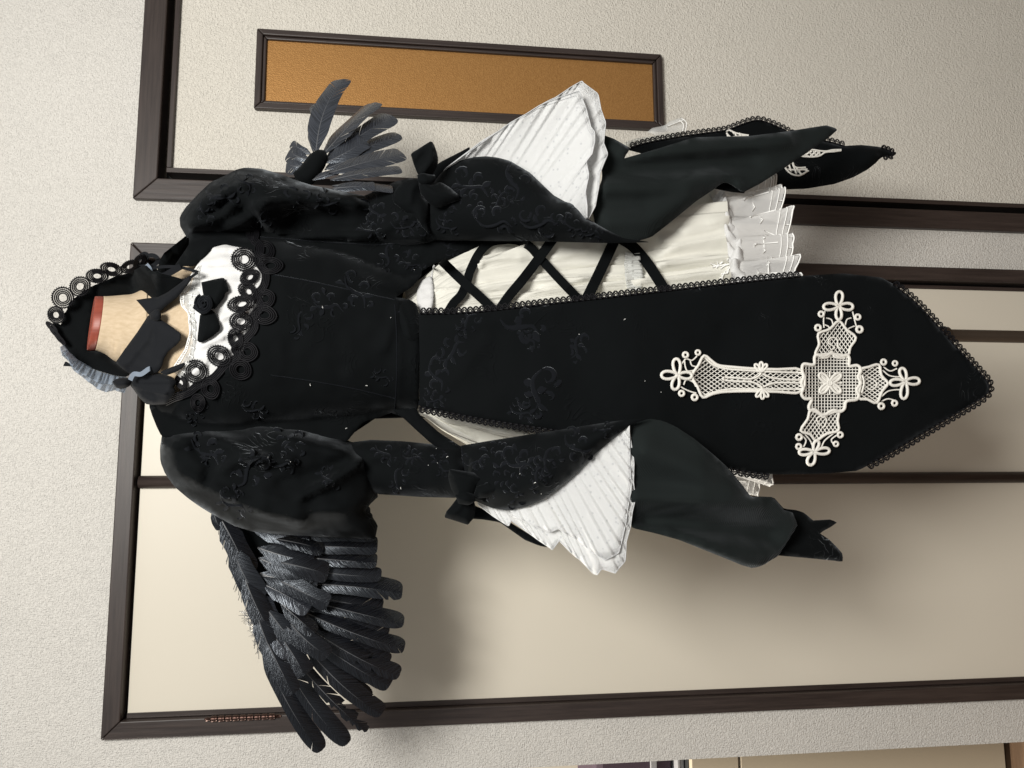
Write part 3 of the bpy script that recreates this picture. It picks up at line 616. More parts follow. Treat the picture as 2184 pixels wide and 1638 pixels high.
def scallops(name, path, keep, parent, w=12.5, hgt=11, flip=1, m=M_BRAID, Y=None):
    b = Bag(); p = resample(curve(path, 6), step=w); n = len(p)
    tg = np.gradient(p, axis=0); tg /= np.linalg.norm(tg, axis=1)[:, None]; nm = np.stack([tg[:, 1], -tg[:, 0]], 1)*flip
    put = (lambda q: drape(q, keep, .0015, default=-.47)) if Y is None else (lambda q: P(np.array(q)[:, 0], np.array(q)[:, 1], Y(np.array(q)[:, 0], np.array(q)[:, 1])))
    Yb = None
    for i in range(n-1):
        a, c = p[i], p[i+1]; mid = (a+c)/2; u = (c-a)/2; v = nm[i]
        # take the distance from a point just inside the cloth, then keep it for the whole scallop
        if Y is None: Yb = hit(*(mid-v*3), keep, -.47)[1]-.001
        f = (lambda q: P(np.array(q)[:, 0], np.array(q)[:, 1], Yb)) if Y is None else put
        arc = [mid+u*math.cos(t)*1.02+v*hgt*math.sin(t) for t in np.linspace(PI, 0, 8)]; b.add(*tube(f(arc), .0011, 4))
        arc2 = [mid+u*0.55*math.cos(t)+v*hgt*0.5*math.sin(t) for t in np.linspace(PI, 0, 6)]; b.add(*tube(f(arc2), .0008, 4))
        for t in (0.7, 1.2, 1.94, 2.44): b.add(*tube(f([mid+u*0.55*math.cos(t)+v*hgt*0.5*math.sin(t), mid+u*math.cos(t)+v*hgt*math.sin(t)]), .0007, 3))
        b.add(*tube(f([a-v*0.5, c-v*0.5]), .0014, 4))
    return b.put(name, m, parent, kind='stuff')
scallops('lace_edging', [(897, 668), (1000, 666), (1150, 650), (1400, 622), (1560, 604), (1705, 589)], 'panel', panel)
scallops('lace_edging', [(1190, 919), (1090, 904), (1000, 889), (896, 868)], 'panel', panel)
scallops('lace_edging', [(1905, 606), (1960, 652), (2040, 740), (2100, 806), (2110, 822), (2098, 846), (2000, 905), (1905, 962), (1850, 992)], 'panel', panel)
scallops('lace_edging', [(1640, 1012), (1590, 1006), (1548, 997)], 'panel', panel)

# ivory lace cross sewn on the panel (drawn in a frame fixed to the panel)
Zx = zc(1380, 560, 2.874)
lx = None
def CP(L_, off=.003): return drape(Zx(L_), 'panel', off, -.47)
xb = Bag()
def cord(L_, r=8.0, k=5, closed=False, off=.0035, bag=None, kk=1/2.874*.00068):
    (bag or xb).add(*tube(CP(curve(L_, k, closed), off), r*kk, 7, closed, 0.8))
CENTER = [(950, 655), (962, 622), (1022, 626), (1026, 585), (1040, 566), (1085, 576), (1130, 558), (1180, 578), (1225, 568), (1240, 590), (1240, 634), (1285, 630), (1306, 645), (1310, 668), (1294, 702), (1310, 740), (1284, 780), (1298, 812), (1282, 840), (1222, 850), (1210, 895), (1180, 914), (1140, 905), (1080, 935), (1030, 902), (1000, 905), (992, 880), (1010, 836), (968, 834), (946, 804), (958, 770), (946, 738), (960, 700)]
ARMS = {
 'stem': [(350, 570), (400, 605), (440, 630), (520, 640), (650, 650), (800, 655), (950, 660), (950, 790), (800, 792), (650, 788), (480, 792), (400, 806), (342, 826), (310, 762), (276, 695), (315, 630)],
 'right': [(1040, 566), (1036, 545), (1055, 500), (1050, 436), (1120, 408), (1175, 358), (1222, 410), (1280, 460), (1245, 520), (1228, 568), (1130, 558)],
 'foot': [(1306, 660), (1360, 640), (1422, 626), (1436, 690), (1476, 740), (1440, 790), (1408, 860), (1350, 838), (1296, 828), (1310, 740)],
 'left': [(1004, 905), (985, 960), (942, 1030), (1000, 1052), (1036, 1090), (1100, 1050), (1172, 1030), (1168, 970), (1170, 912), (1080, 935)]}
cord(CENTER, 10, 4, True)
for k_, L_ in ARMS.items():
    cord(L_ if k_ != 'stem' else L_, 8.5, 3, True); 
for L_ in ([(350, 578), (440, 642), (650, 664), (950, 676)], [(345, 816), (480, 778), (650, 776), (950, 776)], [(470, 702), (560, 708), (640, 712), (690, 690), (705, 650)], [(470, 722), (560, 728), (640, 732), (700, 760), (708, 800)], [(705, 680), (760, 705), (850, 716), (945, 720)], [(708, 765), (770, 740), (850, 736), (945, 738)], [(470, 702), (466, 712), (470, 722)], [(1060, 586), (1110, 580), (1130, 545), (1150, 580), (1210, 586)], [(1320, 690), (1330, 740), (1316, 800)], [(1010, 910), (1050, 915), (1080, 950), (1110, 915), (1160, 912)]):
    cord(L_, 6.0, 5)
# motif lines in the arm nets
for L_ in ([(1120, 540), (1150, 520), (1110, 490), (1130, 460), (1165, 470), (1170, 510), (1190, 530)], [(1060, 1000), (1040, 960), (1070, 940), (1100, 960), (1090, 1000), (1070, 1015)], [(1350, 700), (1390, 720), (1410, 750), (1380, 780), (1350, 770)]):
    cord(L_, 4.5, 5)
lx = xb.put('lace_cross', M_CORD, dress, keep='cross')
def petal(cx, cy, tx, ty, wid, name='petal_loop', r=9.5):
    """closed loop from its root (cx,cy) to its tip (tx,ty)"""
    a = np.array([cx, cy], float); d = np.array([tx, ty], float)-a; nn_ = np.array([-d[1], d[0]])/np.linalg.norm(d)
    L_ = [a+d*(0.5-0.5*math.cos(t))+nn_*wid*math.sin(t)*(0.55+0.45*(0.5-0.5*math.cos(t))) for t in np.linspace(0, 2*PI, 19)[:-1]]
    b = Bag(); cord([tuple(q) for q in L_], r, 1, True, .0045, b); b.put(name, M_CORD, lx)
def curl(cx, cy, r):
    b = Bag(); cord([(cx+r*0.70*math.cos(t), cy+r*0.70*math.sin(t)) for t in np.linspace(0, 2*PI, 11)[:-1]], r*0.36, 1, True, .0045, b); b.put('curl', M_CORD, lx)
for q in ((188, 690, 88, 690, 30), (188, 688, 178, 590, 28), (186, 694, 168, 778, 28), (192, 690, 275, 694, 26),
          (1174, 262, 1180, 178, 27), (1170, 268, 1082, 272, 26), (1180, 268, 1262, 272, 26), (1174, 270, 1176, 350, 22),
          (1585, 728, 1670, 726, 26), (1582, 722, 1560, 648, 24), (1582, 734, 1572, 835, 26), (1578, 730, 1490, 738, 24),
          (1022, 1166, 996, 1240, 28), (1018, 1160, 932, 1162, 22), (1030, 1160, 1118, 1152, 24), (1026, 1156, 1044, 1092, 20)): petal(*q)
for q in ((236, 566, 22), (312, 552, 20), (212, 802, 22), (292, 826, 24), (1068, 316, 22), (1048, 400, 24), (1292, 334, 22), (1302, 410, 26), (1450, 610, 22), (1520, 618, 20), (1436, 880, 24), (1517, 862, 22), (932, 1070, 24), (930, 1128, 22), (1184, 1056, 22), (1158, 1112, 20)): curl(*q)
for cx, cy, s_ in ((700, 668, -1), (708, 778, 1)):
    for dx in (-38, 0, 34): petal(cx, cy, cx+dx, cy+s_*(58 if dx == 0 else 44), 13, 'rosette_lobe', 7)
for tx, ty in ((1186, 682), (1056, 682), (1062, 798), (1184, 798)): petal(1120, 738, tx, ty, 24, 'flower_petal', 8)
fl = Bag()
for tx, ty in ((1186, 682), (1056, 682), (1062, 798), (1184, 798)):
    a = np.array([1120., 738.]); d = np.array([tx, ty])-a
    for s_ in (0.35, 0.5, 0.65, 0.8): cord([tuple(a+d*0.2), tuple(a+d*s_+np.array([-d[1], d[0]])*(0.22*(s_-0.57))), tuple(a+d*0.92)], 6, 3, False, .0040, fl)
cord([(1120+15*math.cos(t), 738+15*math.sin(t)) for t in np.linspace(0, 2*PI, 11)[:-1]], 5, 1, True, .0055, fl)
for a0 in np.arange(0, 2*PI, PI/2): # small serrated lobes between the petals
    cx, cy = 1120+66*math.cos(a0), 738+66*math.sin(a0)
    for q in (-1, 0, 1):
        d = np.array([math.cos(a0+q*0.5), math.sin(a0+q*0.5)]); cord([(1120+d[0]*34, 738+d[1]*34), (1120+d[0]*72, 738+d[1]*72)], 5, 3, False, .004, fl)
fl.put('flower_center', M_CORD, lx)
sc = Bag() # bars that join curls and petals
for L_ in ([(215, 620), (240, 590), (275, 600), (305, 575)], [(205, 760), (230, 775), (265, 790), (300, 800)], [(230, 600), (235, 640), (250, 665), (290, 660)], [(265, 600), (275, 630), (310, 640)], [(225, 750), (240, 720), (280, 730), (300, 760)], [(1090, 300), (1082, 350), (1085, 400)], [(1260, 300), (1272, 350), (1285, 400)], [(1100, 340), (1130, 350), (1140, 380)], [(1250, 340), (1225, 350), (1215, 385)], [(1085, 380), (1110, 390), (1120, 405)], [(1270, 390), (1245, 400), (1230, 410)], [(1450, 640), (1490, 665), (1530, 650)], [(1440, 850), (1480, 835), (1530, 850)], [(1445, 660), (1480, 690), (1520, 700), (1550, 700)], [(1440, 820), (1475, 790), (1520, 780), (1550, 780)], [(950, 1060), (975, 1090), (960, 1130)], [(1160, 1060), (1130, 1085), (1140, 1110)], [(965, 1050), (1000, 1090), (1015, 1130)], [(1140, 1050), (1090, 1090), (1070, 1130)]):
    cord(L_, 4.5, 4, False, .003, sc)
sc.put('joining_bars', M_CORD, lx, kind='stuff')
nb = Bag()
def net(poly, ang, gap, hole=None):
    poly = np.array(poly, float); c = poly.mean(0)
    for a in ang:
        d = np.array([math.cos(a), math.sin(a)]); nn_ = np.array([-d[1], d[0]]); ex = 420
        for o in np.arange(-ex, ex, gap):
            t = np.arange(-ex, ex, 6.0); q = c+nn_*o+t[:, None]*d; ins = inside(q, poly); i = 0
            while i < len(q):
                if ins[i]:
                    j = i
                    while j+1 < len(q) and ins[j+1]: j += 1
                    if j-i >= 2: nb.add(*tube(CP([tuple(q[i]), tuple(q[(i+j)//2]), tuple(q[j])], .0022), .00072, 4))
                    i = j+1
                else: i += 1
net(ARMS['stem'], (0.62, -0.62), 21); net(ARMS['right'], (0.95, -0.95), 20); net(ARMS['foot'], (0.62, -0.62), 19); net(ARMS['left'], (0.95, -0.95), 20); net(CENTER, (0.0, PI/2), 19)
nb.put('lace_net', M_CORD, lx, kind='stuff')

# lattice ribbons between the panel and the jacket edge
def band(name, pts, hw, keep, off, m, parent, Y=None, th=.0012):
    c = curve(pts, 7); tg = np.gradient(c, axis=0); tg /= np.linalg.norm(tg, axis=1)[:, None]; nm = np.stack([-tg[:, 1], tg[:, 0]], 1)
    if Y is None:
        y = np.array([drape([tuple(q)], keep, off, -.42)[0][1] for q in c]); 
        for _ in range(12): y[1:-1] = np.minimum(y[1:-1], (y[:-2]+y[2:])/2*0.5+0.5*y[1:-1])
    else: y = np.interp(np.linspace(0, 1, len(c)), np.linspace(0, 1, len(Y)), Y)
    a, b = c+nm*hw, c-nm*hw; n = len(c)
    V = np.concatenate([P(a[:, 0], a[:, 1], y), P(b[:, 0], b[:, 1], y), P(b[:, 0], b[:, 1], y+th), P(a[:, 0], a[:, 1], y+th)])
    Fc = []
    for i in range(n-1):
        for k in range(4): k2 = (k+1) % 4; Fc.append((k*n+i, k*n+i+1, k2*n+i+1, k2*n+i))
    Fc += [(0, n, 2*n, 3*n), (n-1, 4*n-1, 3*n-1, 2*n-1)]
    return mesh(name, V, Fc, m, parent, smooth=False)
band('lattice_ribbon', [(952, 672), (966, 648), (984, 628), (996, 600), (1004, 575), (1022, 540), (1044, 518), (1070, 512), (1100, 512), (1128, 524), (1150, 548), (1188, 590), (1236, 640)], 9.5, 'skirt', .010, M_PLAIN, dress)
band('lattice_ribbon', [(942, 556), (985, 598), (1025, 634), (1060, 668)], 10, 'skirt', .013, M_PLAIN, dress)
band('lattice_ribbon', [(1186, 500), (1150, 550), (1115, 596), (1085, 632), (1058, 672)], 10.5, 'skirt', .013, M_PLAIN, dress)
band('lattice_ribbon', [(1314, 505), (1283, 572), (1250, 640)], 11.5, 'skirt', .011, M_PLAIN, dress)
band('lattice_ribbon', [(1322, 508), (1350, 526), (1384, 566), (1426, 632)], 11.5, 'skirt', .009, M_PLAIN, dress)

# ---- right sleeve (picture top)
cloth('puff_sleeve', [(398, 506), (384, 482), (383, 462), (396, 442), (424, 412), (450, 388), (480, 374), (505, 361), (524, 357), (560, 360), (600, 372), (640, 387), (668, 396), (700, 402), (750, 412), (790, 420), (830, 440), (850, 470), (846, 505), (800, 522), (720, 518), (640, 512), (560, 500), (480, 496), (430, 502)], lambda x, y: np.interp(x, [380, 560, 850], [-.335, -.345, -.335]), M_VELV, dress, R=.062, edge=72, step=9, keep='sleeve', back=.9,
      folds=[([(430, 430), (470, 420), (500, 396), (560, 388)], 13, 0.0204), ([(500, 372), (528, 410), (600, 402), (680, 410)], 12, 0.0170), ([(470, 500), (520, 470), (560, 440)], 14, 0.0204), ([(545, 430), (640, 424), (760, 430)], 14, 0.0221), ([(560, 508), (680, 512), (790, 500)], 14, 0.0204), ([(620, 470), (700, 466), (790, 470)], 30, -0.0374), ([(410, 480), (450, 470), (500, 440)], 10, 0.0170), ([(440, 460), (470, 450), (480, 425)], 8, -0.0153), ([(500, 440), (540, 460), (560, 500)], 9, -0.0170)], wob=((.02, .006, 4), (.05, .0025, 9)))
cloth('lower_sleeve', [(770, 420), (800, 408), (840, 388), (870, 380), (905, 384), (930, 392), (936, 440), (930, 512), (880, 522), (800, 524), (770, 500)], lambda x, y: np.interp(x, [770, 935], [-.335, -.365]), M_VELV, dress, R=.034, edge=45, step=8, keep='sleeve', folds=[([(800, 500), (850, 470), (900, 450)], 12, .008), ([(820, 410), (860, 420), (910, 410)], 10, .006), ([(815, 520), (860, 512), (910, 510)], 9, .006)], wob=((.03, .003, 14),))
cR = lambda x, y: np.interp(x, [905, 1000, 1300], [-.366, -.388, -.462])
cloth('cuff', [(908, 510), (903, 450), (912, 405), (940, 369), (962, 352), (985, 341), (1010, 335), (1036, 333), (1062, 336), (1088, 343), (1130, 368), (1180, 416), (1205, 430), (1222, 434), (1250, 464), (1290, 488), (1330, 508), (1385, 516), (1300, 518), (1180, 515), (1050, 512), (960, 512)], cR, M_VELV, dress, R=.030, edge=60, step=9, keep='cuff', folds=[([(920, 440), (1000, 450), (1120, 470), (1240, 470)], 26, .007), ([(960, 380), (1040, 400), (1120, 420)], 18, -.004)], wob=((.012, .004, 6),))
zs = Bag(); zs.add(*tube(drape(curve([(917, 402), (908, 440), (909, 480), (915, 508)], 6), 'cuff', .0004, -.37), .0016, 5)); zs.put('cuff_seam', M_RELIEF, dress)
# flounce of white dotted net under the cuff
inn = [(944, 368), (975, 352), (1010, 345), (1060, 348), (1110, 372), (1160, 415), (1210, 445), (1246, 470)]
yin = [float(cR(a, b))+.004 for a, b in inn]
fan('net_flounce', inn, [(960, 352), (1030, 300), (1112, 250), (1180, 208), (1240, 174), (1272, 208), (1290, 262), (1292, 330), (1282, 370), (1275, 405), (1270, 440), (1256, 466)], [a+.004 for a in yin], [-.375, -.385, -.40, -.415, -.43, -.440, -.450, -.456, -.459, -.462, -.465, -.466], 19, .0017, M_NET, dress, 9, sd=4, stitch=M_STITCH)
fan('net_flounce', inn, [(952, 358), (1020, 310), (1090, 262), (1150, 226), (1236, 192), (1252, 228), (1270, 280), (1262, 330), (1250, 345), (1254, 376), (1248, 410), (1252, 440), (1252, 464)], yin, [-.385, -.395, -.412, -.425, -.445, -.455, -.462, -.467, -.468, -.470, -.472, -.473, -.473], 15, .0021, M_NET, dress, 9, sd=9, stitch=M_STITCH)
# black drape that hangs from the right cuff
RD = [(1262, 440), (1285, 380), (1282, 330), (1288, 288), (1310, 296), (1345, 316), (1330, 338), (1400, 318), (1480, 293), (1540, 291), (1600, 290), (1680, 280), (1762, 267), (1788, 275), (1772, 290), (1740, 312), (1700, 340), (1652, 372), (1622, 391), (1586, 410), (1572, 402), (1556, 390), (1542, 389), (1522, 404), (1486, 428), (1430, 474), (1390, 505), (1352, 516), (1300, 512), (1270, 480)]
cloth('sleeve_drape', RD, lambda x, y: np.interp(x, [1262, 1400, 1790], [-.444, -.438, -.40]), M_DRAPE, dress, step=10, th=.0016, keep='drape', folds=[([(1290, 400), (1400, 400), (1520, 380)], 22, 0.0180), ([(1300, 470), (1380, 470), (1470, 420)], 26, 0.0162), ([(1340, 330), (1500, 320), (1680, 300)], 18, 0.0144), ([(1300, 360), (1450, 350), (1600, 340)], 22, -0.0108), ([(1545, 392), (1552, 382), (1575, 395)], 12, 0.0108)], wob=((.01, .006, 12),))
cloth('drape_lining', [(1524, 402), (1545, 380), (1575, 385), (1600, 380), (1588, 412), (1560, 409)], -.40, M_VELV, dress, step=7, th=.0012)
# back tail of the dress with its own edging and lace
BT = [(1336, 318), (1380, 304), (1450, 291), (1500, 284), (1550, 277), (1590, 262), (1616, 256), (1640, 262), (1672, 276), (1700, 290), (1760, 300), (1800, 311), (1838, 309), (1875, 313), (1897, 318), (1906, 328), (1900, 334), (1880, 334), (1870, 346), (1850, 362), (1820, 378), (1780, 392), (1720, 402), (1660, 404), (1620, 395), (1580, 330), (1400, 335)]
bt_ = cloth('back_tail', BT, lambda x, y: np.interp(x, [1336, 1900], [-.265, -.285]), M_VELV, dress, step=11, th=.0016, keep='tail', folds=[([(1420, 320), (1600, 310), (1860, 320)], 20, .012), ([(1640, 390), (1760, 372), (1860, 345)], 22, .010)], wob=((.012, .004, 3),))
scallops('lace_edging', [(1345, 314), (1380, 304), (1450, 291), (1500, 284), (1550, 277), (1590, 262), (1616, 256), (1640, 262), (1672, 276), (1700, 290), (1760, 300), (1800, 311)], 'tail', bt_, w=11, hgt=9)
scallops('lace_edging', [(1880, 315), (1902, 323), (1905, 332), (1884, 334)], 'tail', bt_, w=9, hgt=7)
tc = Bag(); Zt = zc(1250, 220, 3.12)
def tcord(L_, r=.0016): tc.add(*tube(drape(curve(Zt(L_), 5), 'tail', .002, -.28), r, 6))
for L_ in ([(935, 190), (950, 180), (975, 190), (985, 205)], [(935, 200), (960, 225), (1000, 222), (1080, 215)], [(965, 185), (1000, 200), (1050, 210), (1080, 214)], [(940, 215), (955, 235), (985, 232)], [(990, 195), (1000, 222)], [(1020, 200), (1030, 222)],
           [(1425, 350), (1490, 312), (1560, 318), (1600, 320), (1640, 312), (1695, 310)], [(1425, 352), (1500, 358), (1555, 350), (1590, 328), (1650, 322), (1695, 316)], [(1450, 335), (1480, 355)], [(1480, 318), (1510, 356)], [(1510, 316), (1535, 352)], [(1535, 318), (1560, 345)], [(1450, 350), (1500, 320)], [(1490, 356), (1530, 320)], [(1520, 356), (1556, 325)],
           [(1325, 425), (1370, 395), (1385, 420), (1410, 430), (1460, 428)], [(1325, 430), (1350, 460), (1385, 478), (1425, 480), (1478, 450)], [(1350, 410), (1365, 455)], [(1375, 405), (1400, 470)], [(1400, 432), (1430, 470), (1450, 470)], [(1340, 440), (1400, 445), (1470, 440)], [(1410, 455), (1440, 440), (1478, 452)]):
    tcord(L_)
tc.put('lace_patch', M_CORD, bt_, kind='stuff')

# ---- left sleeve (picture bottom)
cloth('puff_sleeve', [(345, 930), (341, 955), (342, 985), (352, 1010), (372, 1038), (400, 1062), (425, 1080), (448, 1094), (470, 1106), (500, 1122), (540, 1134), (600, 1140), (690, 1146), (760, 1148), (800, 1150), (806, 1120), (790, 1096), (776, 1092), (796, 1068), (806, 1062), (800, 1000), (770, 950), (738, 938), (700, 930), (640, 912), (560, 905), (480, 914), (400, 920)], lambda x, y: np.interp(x, [340, 600, 810], [-.335, -.350, -.340]), M_VELV, dress, R=.066, edge=85, step=10, keep='sleeve', back=.9,
      folds=[([(370, 950), (420, 925), (480, 945), (560, 985)], 12, 0.0187), ([(390, 1010), (470, 1050), (560, 1090), (640, 1110)], 14, 0.0204), ([(480, 1000), (500, 985), (540, 972), (620, 985)], 11, 0.0170), ([(640, 1060), (700, 1030), (740, 1005), (790, 970)], 9, 0.0187), ([(620, 940), (700, 960), (760, 985)], 14, 0.0153), ([(420, 960), (450, 990), (440, 1030)], 12, -0.0136), ([(600, 1030), (680, 1010), (740, 980)], 16, -0.0153), ([(560, 1060), (660, 1090), (780, 1080)], 18, 0.0136), ([(345, 940), (420, 910), (520, 905)], 8, 0.0136)], wob=((.02, .006, 7), (.05, .0025, 5)))
cloth('lower_sleeve', [(735, 945), (790, 938), (860, 941), (920, 947), (984, 952), (1000, 990), (1000, 1050), (975, 1062), (900, 1060), (806, 1054), (760, 1030)], lambda x, y: np.interp(x, [740, 1000], [-.345, -.405]), M_VELV, dress, R=.034, edge=48, step=8, keep='sleeve', folds=[([(760, 960), (860, 985), (980, 1000)], 14, .006), ([(790, 980), (830, 965), (880, 955)], 7, .005)], wob=((.03, .003, 3),))
cL = lambda x, y: np.interp(x, [985, 1100, 1345], [-.412, -.452, -.526])
cloth('cuff', [(984, 950), (1050, 939), (1120, 928), (1185, 918), (1260, 906), (1320, 897), (1385, 891), (1345, 906), (1310, 934), (1270, 968), (1228, 1010), (1190, 1041), (1160, 1064), (1125, 1080), (1085, 1089), (1050, 1084), (1015, 1069), (990, 1062), (984, 1010)], cL, M_VELV, dress, R=.030, edge=60, step=9, keep='cuff', folds=[([(1000, 985), (1080, 990), (1180, 970), (1280, 930)], 26, .006), ([(1020, 1040), (1090, 1050), (1150, 1030)], 18, .004)], wob=((.012, .004, 16),))
zs = Bag(); zs.add(*tube(drape(curve([(985, 954), (988, 980), (990, 1012), (996, 1040)], 6), 'cuff', .0004, -.41), .0016, 5)); zs.put('cuff_seam', M_RELIEF, dress)
inn = [(1014, 1062), (1050, 1076), (1085, 1080), (1125, 1070), (1180, 1040), (1240, 988), (1300, 930), (1342, 900)]
yin = [float(cL(a, b))+.004 for a, b in inn]
fan('net_flounce', inn, [(1020, 1076), (1050, 1100), (1086, 1124), (1092, 1112), (1130, 1138), (1178, 1172), (1192, 1152), (1230, 1190), (1272, 1222), (1282, 1216), (1312, 1222), (1330, 1180), (1345, 1120), (1355, 1060), (1352, 990), (1344, 930), (1340, 906)], [a+.005 for a in yin], [-.42, -.428, -.436, -.438, -.446, -.456, -.458, -.468, -.478, -.480, -.487, -.493, -.50, -.506, -.511, -.514, -.520], 22, .0017, M_NET, dress, 9, sd=14, stitch=M_STITCH)
fan('net_flounce', inn[2:], [(1092, 1098), (1130, 1116), (1176, 1138), (1192, 1128), (1240, 1160), (1290, 1192), (1318, 1176), (1336, 1110), (1345, 1050), (1344, 985), (1342, 904)], yin[2:], [-.447, -.455, -.465, -.467, -.477, -.488, -.495, -.503, -.510, -.515, -.524], 17, .0020, M_NET, dress, 9, sd=23, stitch=M_STITCH)
LD = [(1330, 925), (1345, 905), (1385, 893), (1412, 897), (1440, 909), (1480, 935), (1520, 968), (1550, 995), (1580, 1030), (1602, 1060), (1648, 1060), (1660, 1072), (1672, 1088), (1690, 1092), (1702, 1120), (1660, 1186), (1644, 1195), (1628, 1206), (1606, 1212), (1584, 1206), (1540, 1188), (1450, 1152), (1400, 1138), (1348, 1126), (1340, 1050)]
cloth('sleeve_drape', LD, lambda x, y: np.interp(x, [1340, 1500, 1700], [-.503, -.508, -.475])+.0002*(y-1000)*.5, M_DRAPE, dress, step=10, th=.0016, keep='drape', folds=[([(1350, 1060), (1460, 1062), (1610, 1076)], 20, 0.0144), ([(1380, 960), (1450, 990), (1560, 1040)], 30, 0.0162), ([(1380, 1110), (1500, 1118), (1640, 1136)], 24, -0.0216), ([(1420, 1140), (1560, 1180), (1640, 1185)], 20, 0.0108)], wob=((.01, .005, 2),))
cloth('drape_lining', [(1600, 1058), (1650, 1060), (1672, 1085), (1700, 1088), (1716, 1094), (1734, 1110), (1772, 1108), (1786, 1114), (1772, 1124), (1748, 1137), (1768, 1150), (1786, 1168), (1798, 1182), (1797, 1199), (1780, 1196), (1720, 1190), (1650, 1184), (1640, 1120)], lambda x, y: np.interp(x, [1600, 1800], [-.440, -.425]), M_VELV, dress, step=9, th=.0014, folds=[([(1660, 1110), (1720, 1120), (1770, 1116)], 12, .008), ([(1680, 1170), (1740, 1170), (1790, 1185)], 12, .007)])
# white lace corner of the hem left of the panel comes from the underskirt; dark tail behind the white flounce
cloth('back_tail', [(990, 1072), (1012, 1078), (1060, 1098), (1088, 1114), (1130, 1140), (1170, 1168), (1150, 1164), (1120, 1152), (1066, 1114), (1030, 1108), (1000, 1106)], -.40, M_VELV, dress, step=7, th=.0014, R=.004, edge=10)
cloth('back_tail', [(905, 372), (940, 345), (985, 322), (1003, 312), (1000, 330), (960, 365), (930, 385)], -.355, M_VELV, dress, step=7, th=.0014, R=.004, edge=10)

# ---- velvet bows on both sleeves
Zb = zc(800, 290, 7.8)
rb = cloth('sleeve_bow', Zb([(720, 640), (690, 590), (640, 460), (595, 300), (620, 275), (780, 175), (930, 82), (960, 105), (1000, 190), (1035, 300), (1050, 380), (1040, 500), (960, 640), (860, 700), (760, 690)]), -.418, M_PLAIN, dress, R=.014, edge=20, step=5, folds=[(Zb([(760, 640), (860, 520), (940, 420), (945, 200)]), 5, .006), (Zb([(700, 500), (760, 380), (860, 260)]), 9, -.008)])
cloth('bow_loop', Zb([(720, 780), (800, 720), (960, 780), (1100, 770), (1250, 860), (1400, 990), (1390, 1060), (1240, 1110), (1100, 1190), (960, 1160), (880, 1100), (760, 960)]), -.424, M_PLAIN, rb, R=.012, edge=22, step=5, folds=[(Zb([(780, 800), (1000, 950), (1300, 1020)]), 8, .004)])
cloth('bow_tail', Zb([(470, 760), (600, 720), (720, 700), (800, 800), (780, 1000), (880, 1110), (890, 1200), (850, 1450), (900, 1640), (780, 1500), (640, 1300), (480, 1240), (300, 1100), (320, 920), (380, 840)]), -.395, M_PLAIN, rb, R=.010, edge=20, step=6, folds=[(Zb([(700, 780), (600, 900), (590, 1080)]), 6, .005), (Zb([(640, 1280), (760, 1420), (880, 1600)]), 6, .004)])
cloth('bow_knot', Zb([(700, 650), (780, 610), (900, 640), (1000, 650), (1010, 740), (930, 800), (800, 820), (720, 770)]), -.432, M_PLAIN, rb, R=.010, edge=16, step=5, folds=[(Zb([(950, 650), (970, 700), (990, 750)]), 4, .004)])
Zl = zc(780, 860, 5.46)
lb = cloth('sleeve_bow', Zl([(975, 765), (1280, 810), (1400, 890), (1300, 960), (1280, 1020), (1250, 1110), (1080, 1150), (1040, 1080), (990, 980), (960, 860)]), -.448, M_PLAIN, dress, R=.012, edge=22, step=5, folds=[(Zl([(990, 790), (1120, 830), (1380, 890)]), 7, .004)])
cloth('bow_loop', Zl([(1290, 970), (1400, 930), (1540, 870), (1640, 900), (1760, 960), (1700, 1020), (1560, 1070), (1420, 1100), (1300, 1110), (1260, 1060)]), -.458, M_PLAIN, lb, R=.012, edge=18, step=5, folds=[(Zl([(1310, 960), (1440, 925), (1540, 885)]), 5, .004)])
cloth('bow_tail', Zl([(1060, 1110), (1250, 1100), (1280, 1200), (1260, 1340), (1215, 1385), (1195, 1418), (1090, 1385), (915, 1330), (940, 1260), (1000, 1190)]), -.432, M_PLAIN, lb, R=.010, edge=18, step=5, folds=[(Zl([(1130, 1140), (1080, 1230), (960, 1310)]), 6, .004)])
cloth('bow_knot', Zl([(1040, 1070), (1160, 1030), (1270, 1060), (1280, 1140), (1200, 1190), (1080, 1170)]), -.458, M_PLAIN, lb, R=.009, edge=16, step=5)

# ---- braid round the neckline: loops of four cords, each loop a piece
def ell(cx, cy, rx, ry, rot, s, n=26, tear=0.25):
    t = np.linspace(0, 2*PI, n)[:-1]; k = 1-tear*(np.cos(t) > 0)*np.cos(t)**2*0.6
    a = rx*s*np.cos(t); b = ry*s*np.sin(t)*k; c, d = math.cos(rot), math.sin(rot)
    return [(cx+x*c-y*d, cy+x*d+y*c) for x, y in zip(a, b)]
def braid_loop(parent, L_, Yf, name='braid_loop', picot=True):
    cx, cy, rx, ry, rot = L_; b = Bag()
    for s, r in ((1.0, .0011), (0.80, .0010), (0.62, .0010), (0.45, .0010)):
        q = np.array(Zh(ell(cx, cy, rx, ry, rot, s))); b.add(*tube(Yf(q), r, 5, True))
    # the fine threads bridging the cords
    for s0, s1 in ((1.0, .80), (.80, .62), (.62, .45)):
        q0 = Yf(np.array(Zh(ell(cx, cy, rx, ry, rot, s0, 29)))); q1 = Yf(np.array(Zh(ell(cx, cy, rx, ry, rot, s1, 29))))
        for i in range(len(q0)): b.add(*tube([q0[i], q1[i]], .0003, 3))
    if picot:
        q = np.array(Zh(ell(cx, cy, rx, ry, rot, 1.09, 31))); p = Yf(q)
        for i in range(len(p)): b.add(*tube([p[i]+[0, 0, .0007], p[i]+[.0007, 0, 0], p[i]-[0, 0, .0007], p[i]-[.0007, 0, 0]], .0005, 3, True))
    return b.put(name, M_BRAID, parent)
def onbody(off): return lambda q: drape([tuple(a) for a in q], 'torso', off, -.42)
trim = Bag()
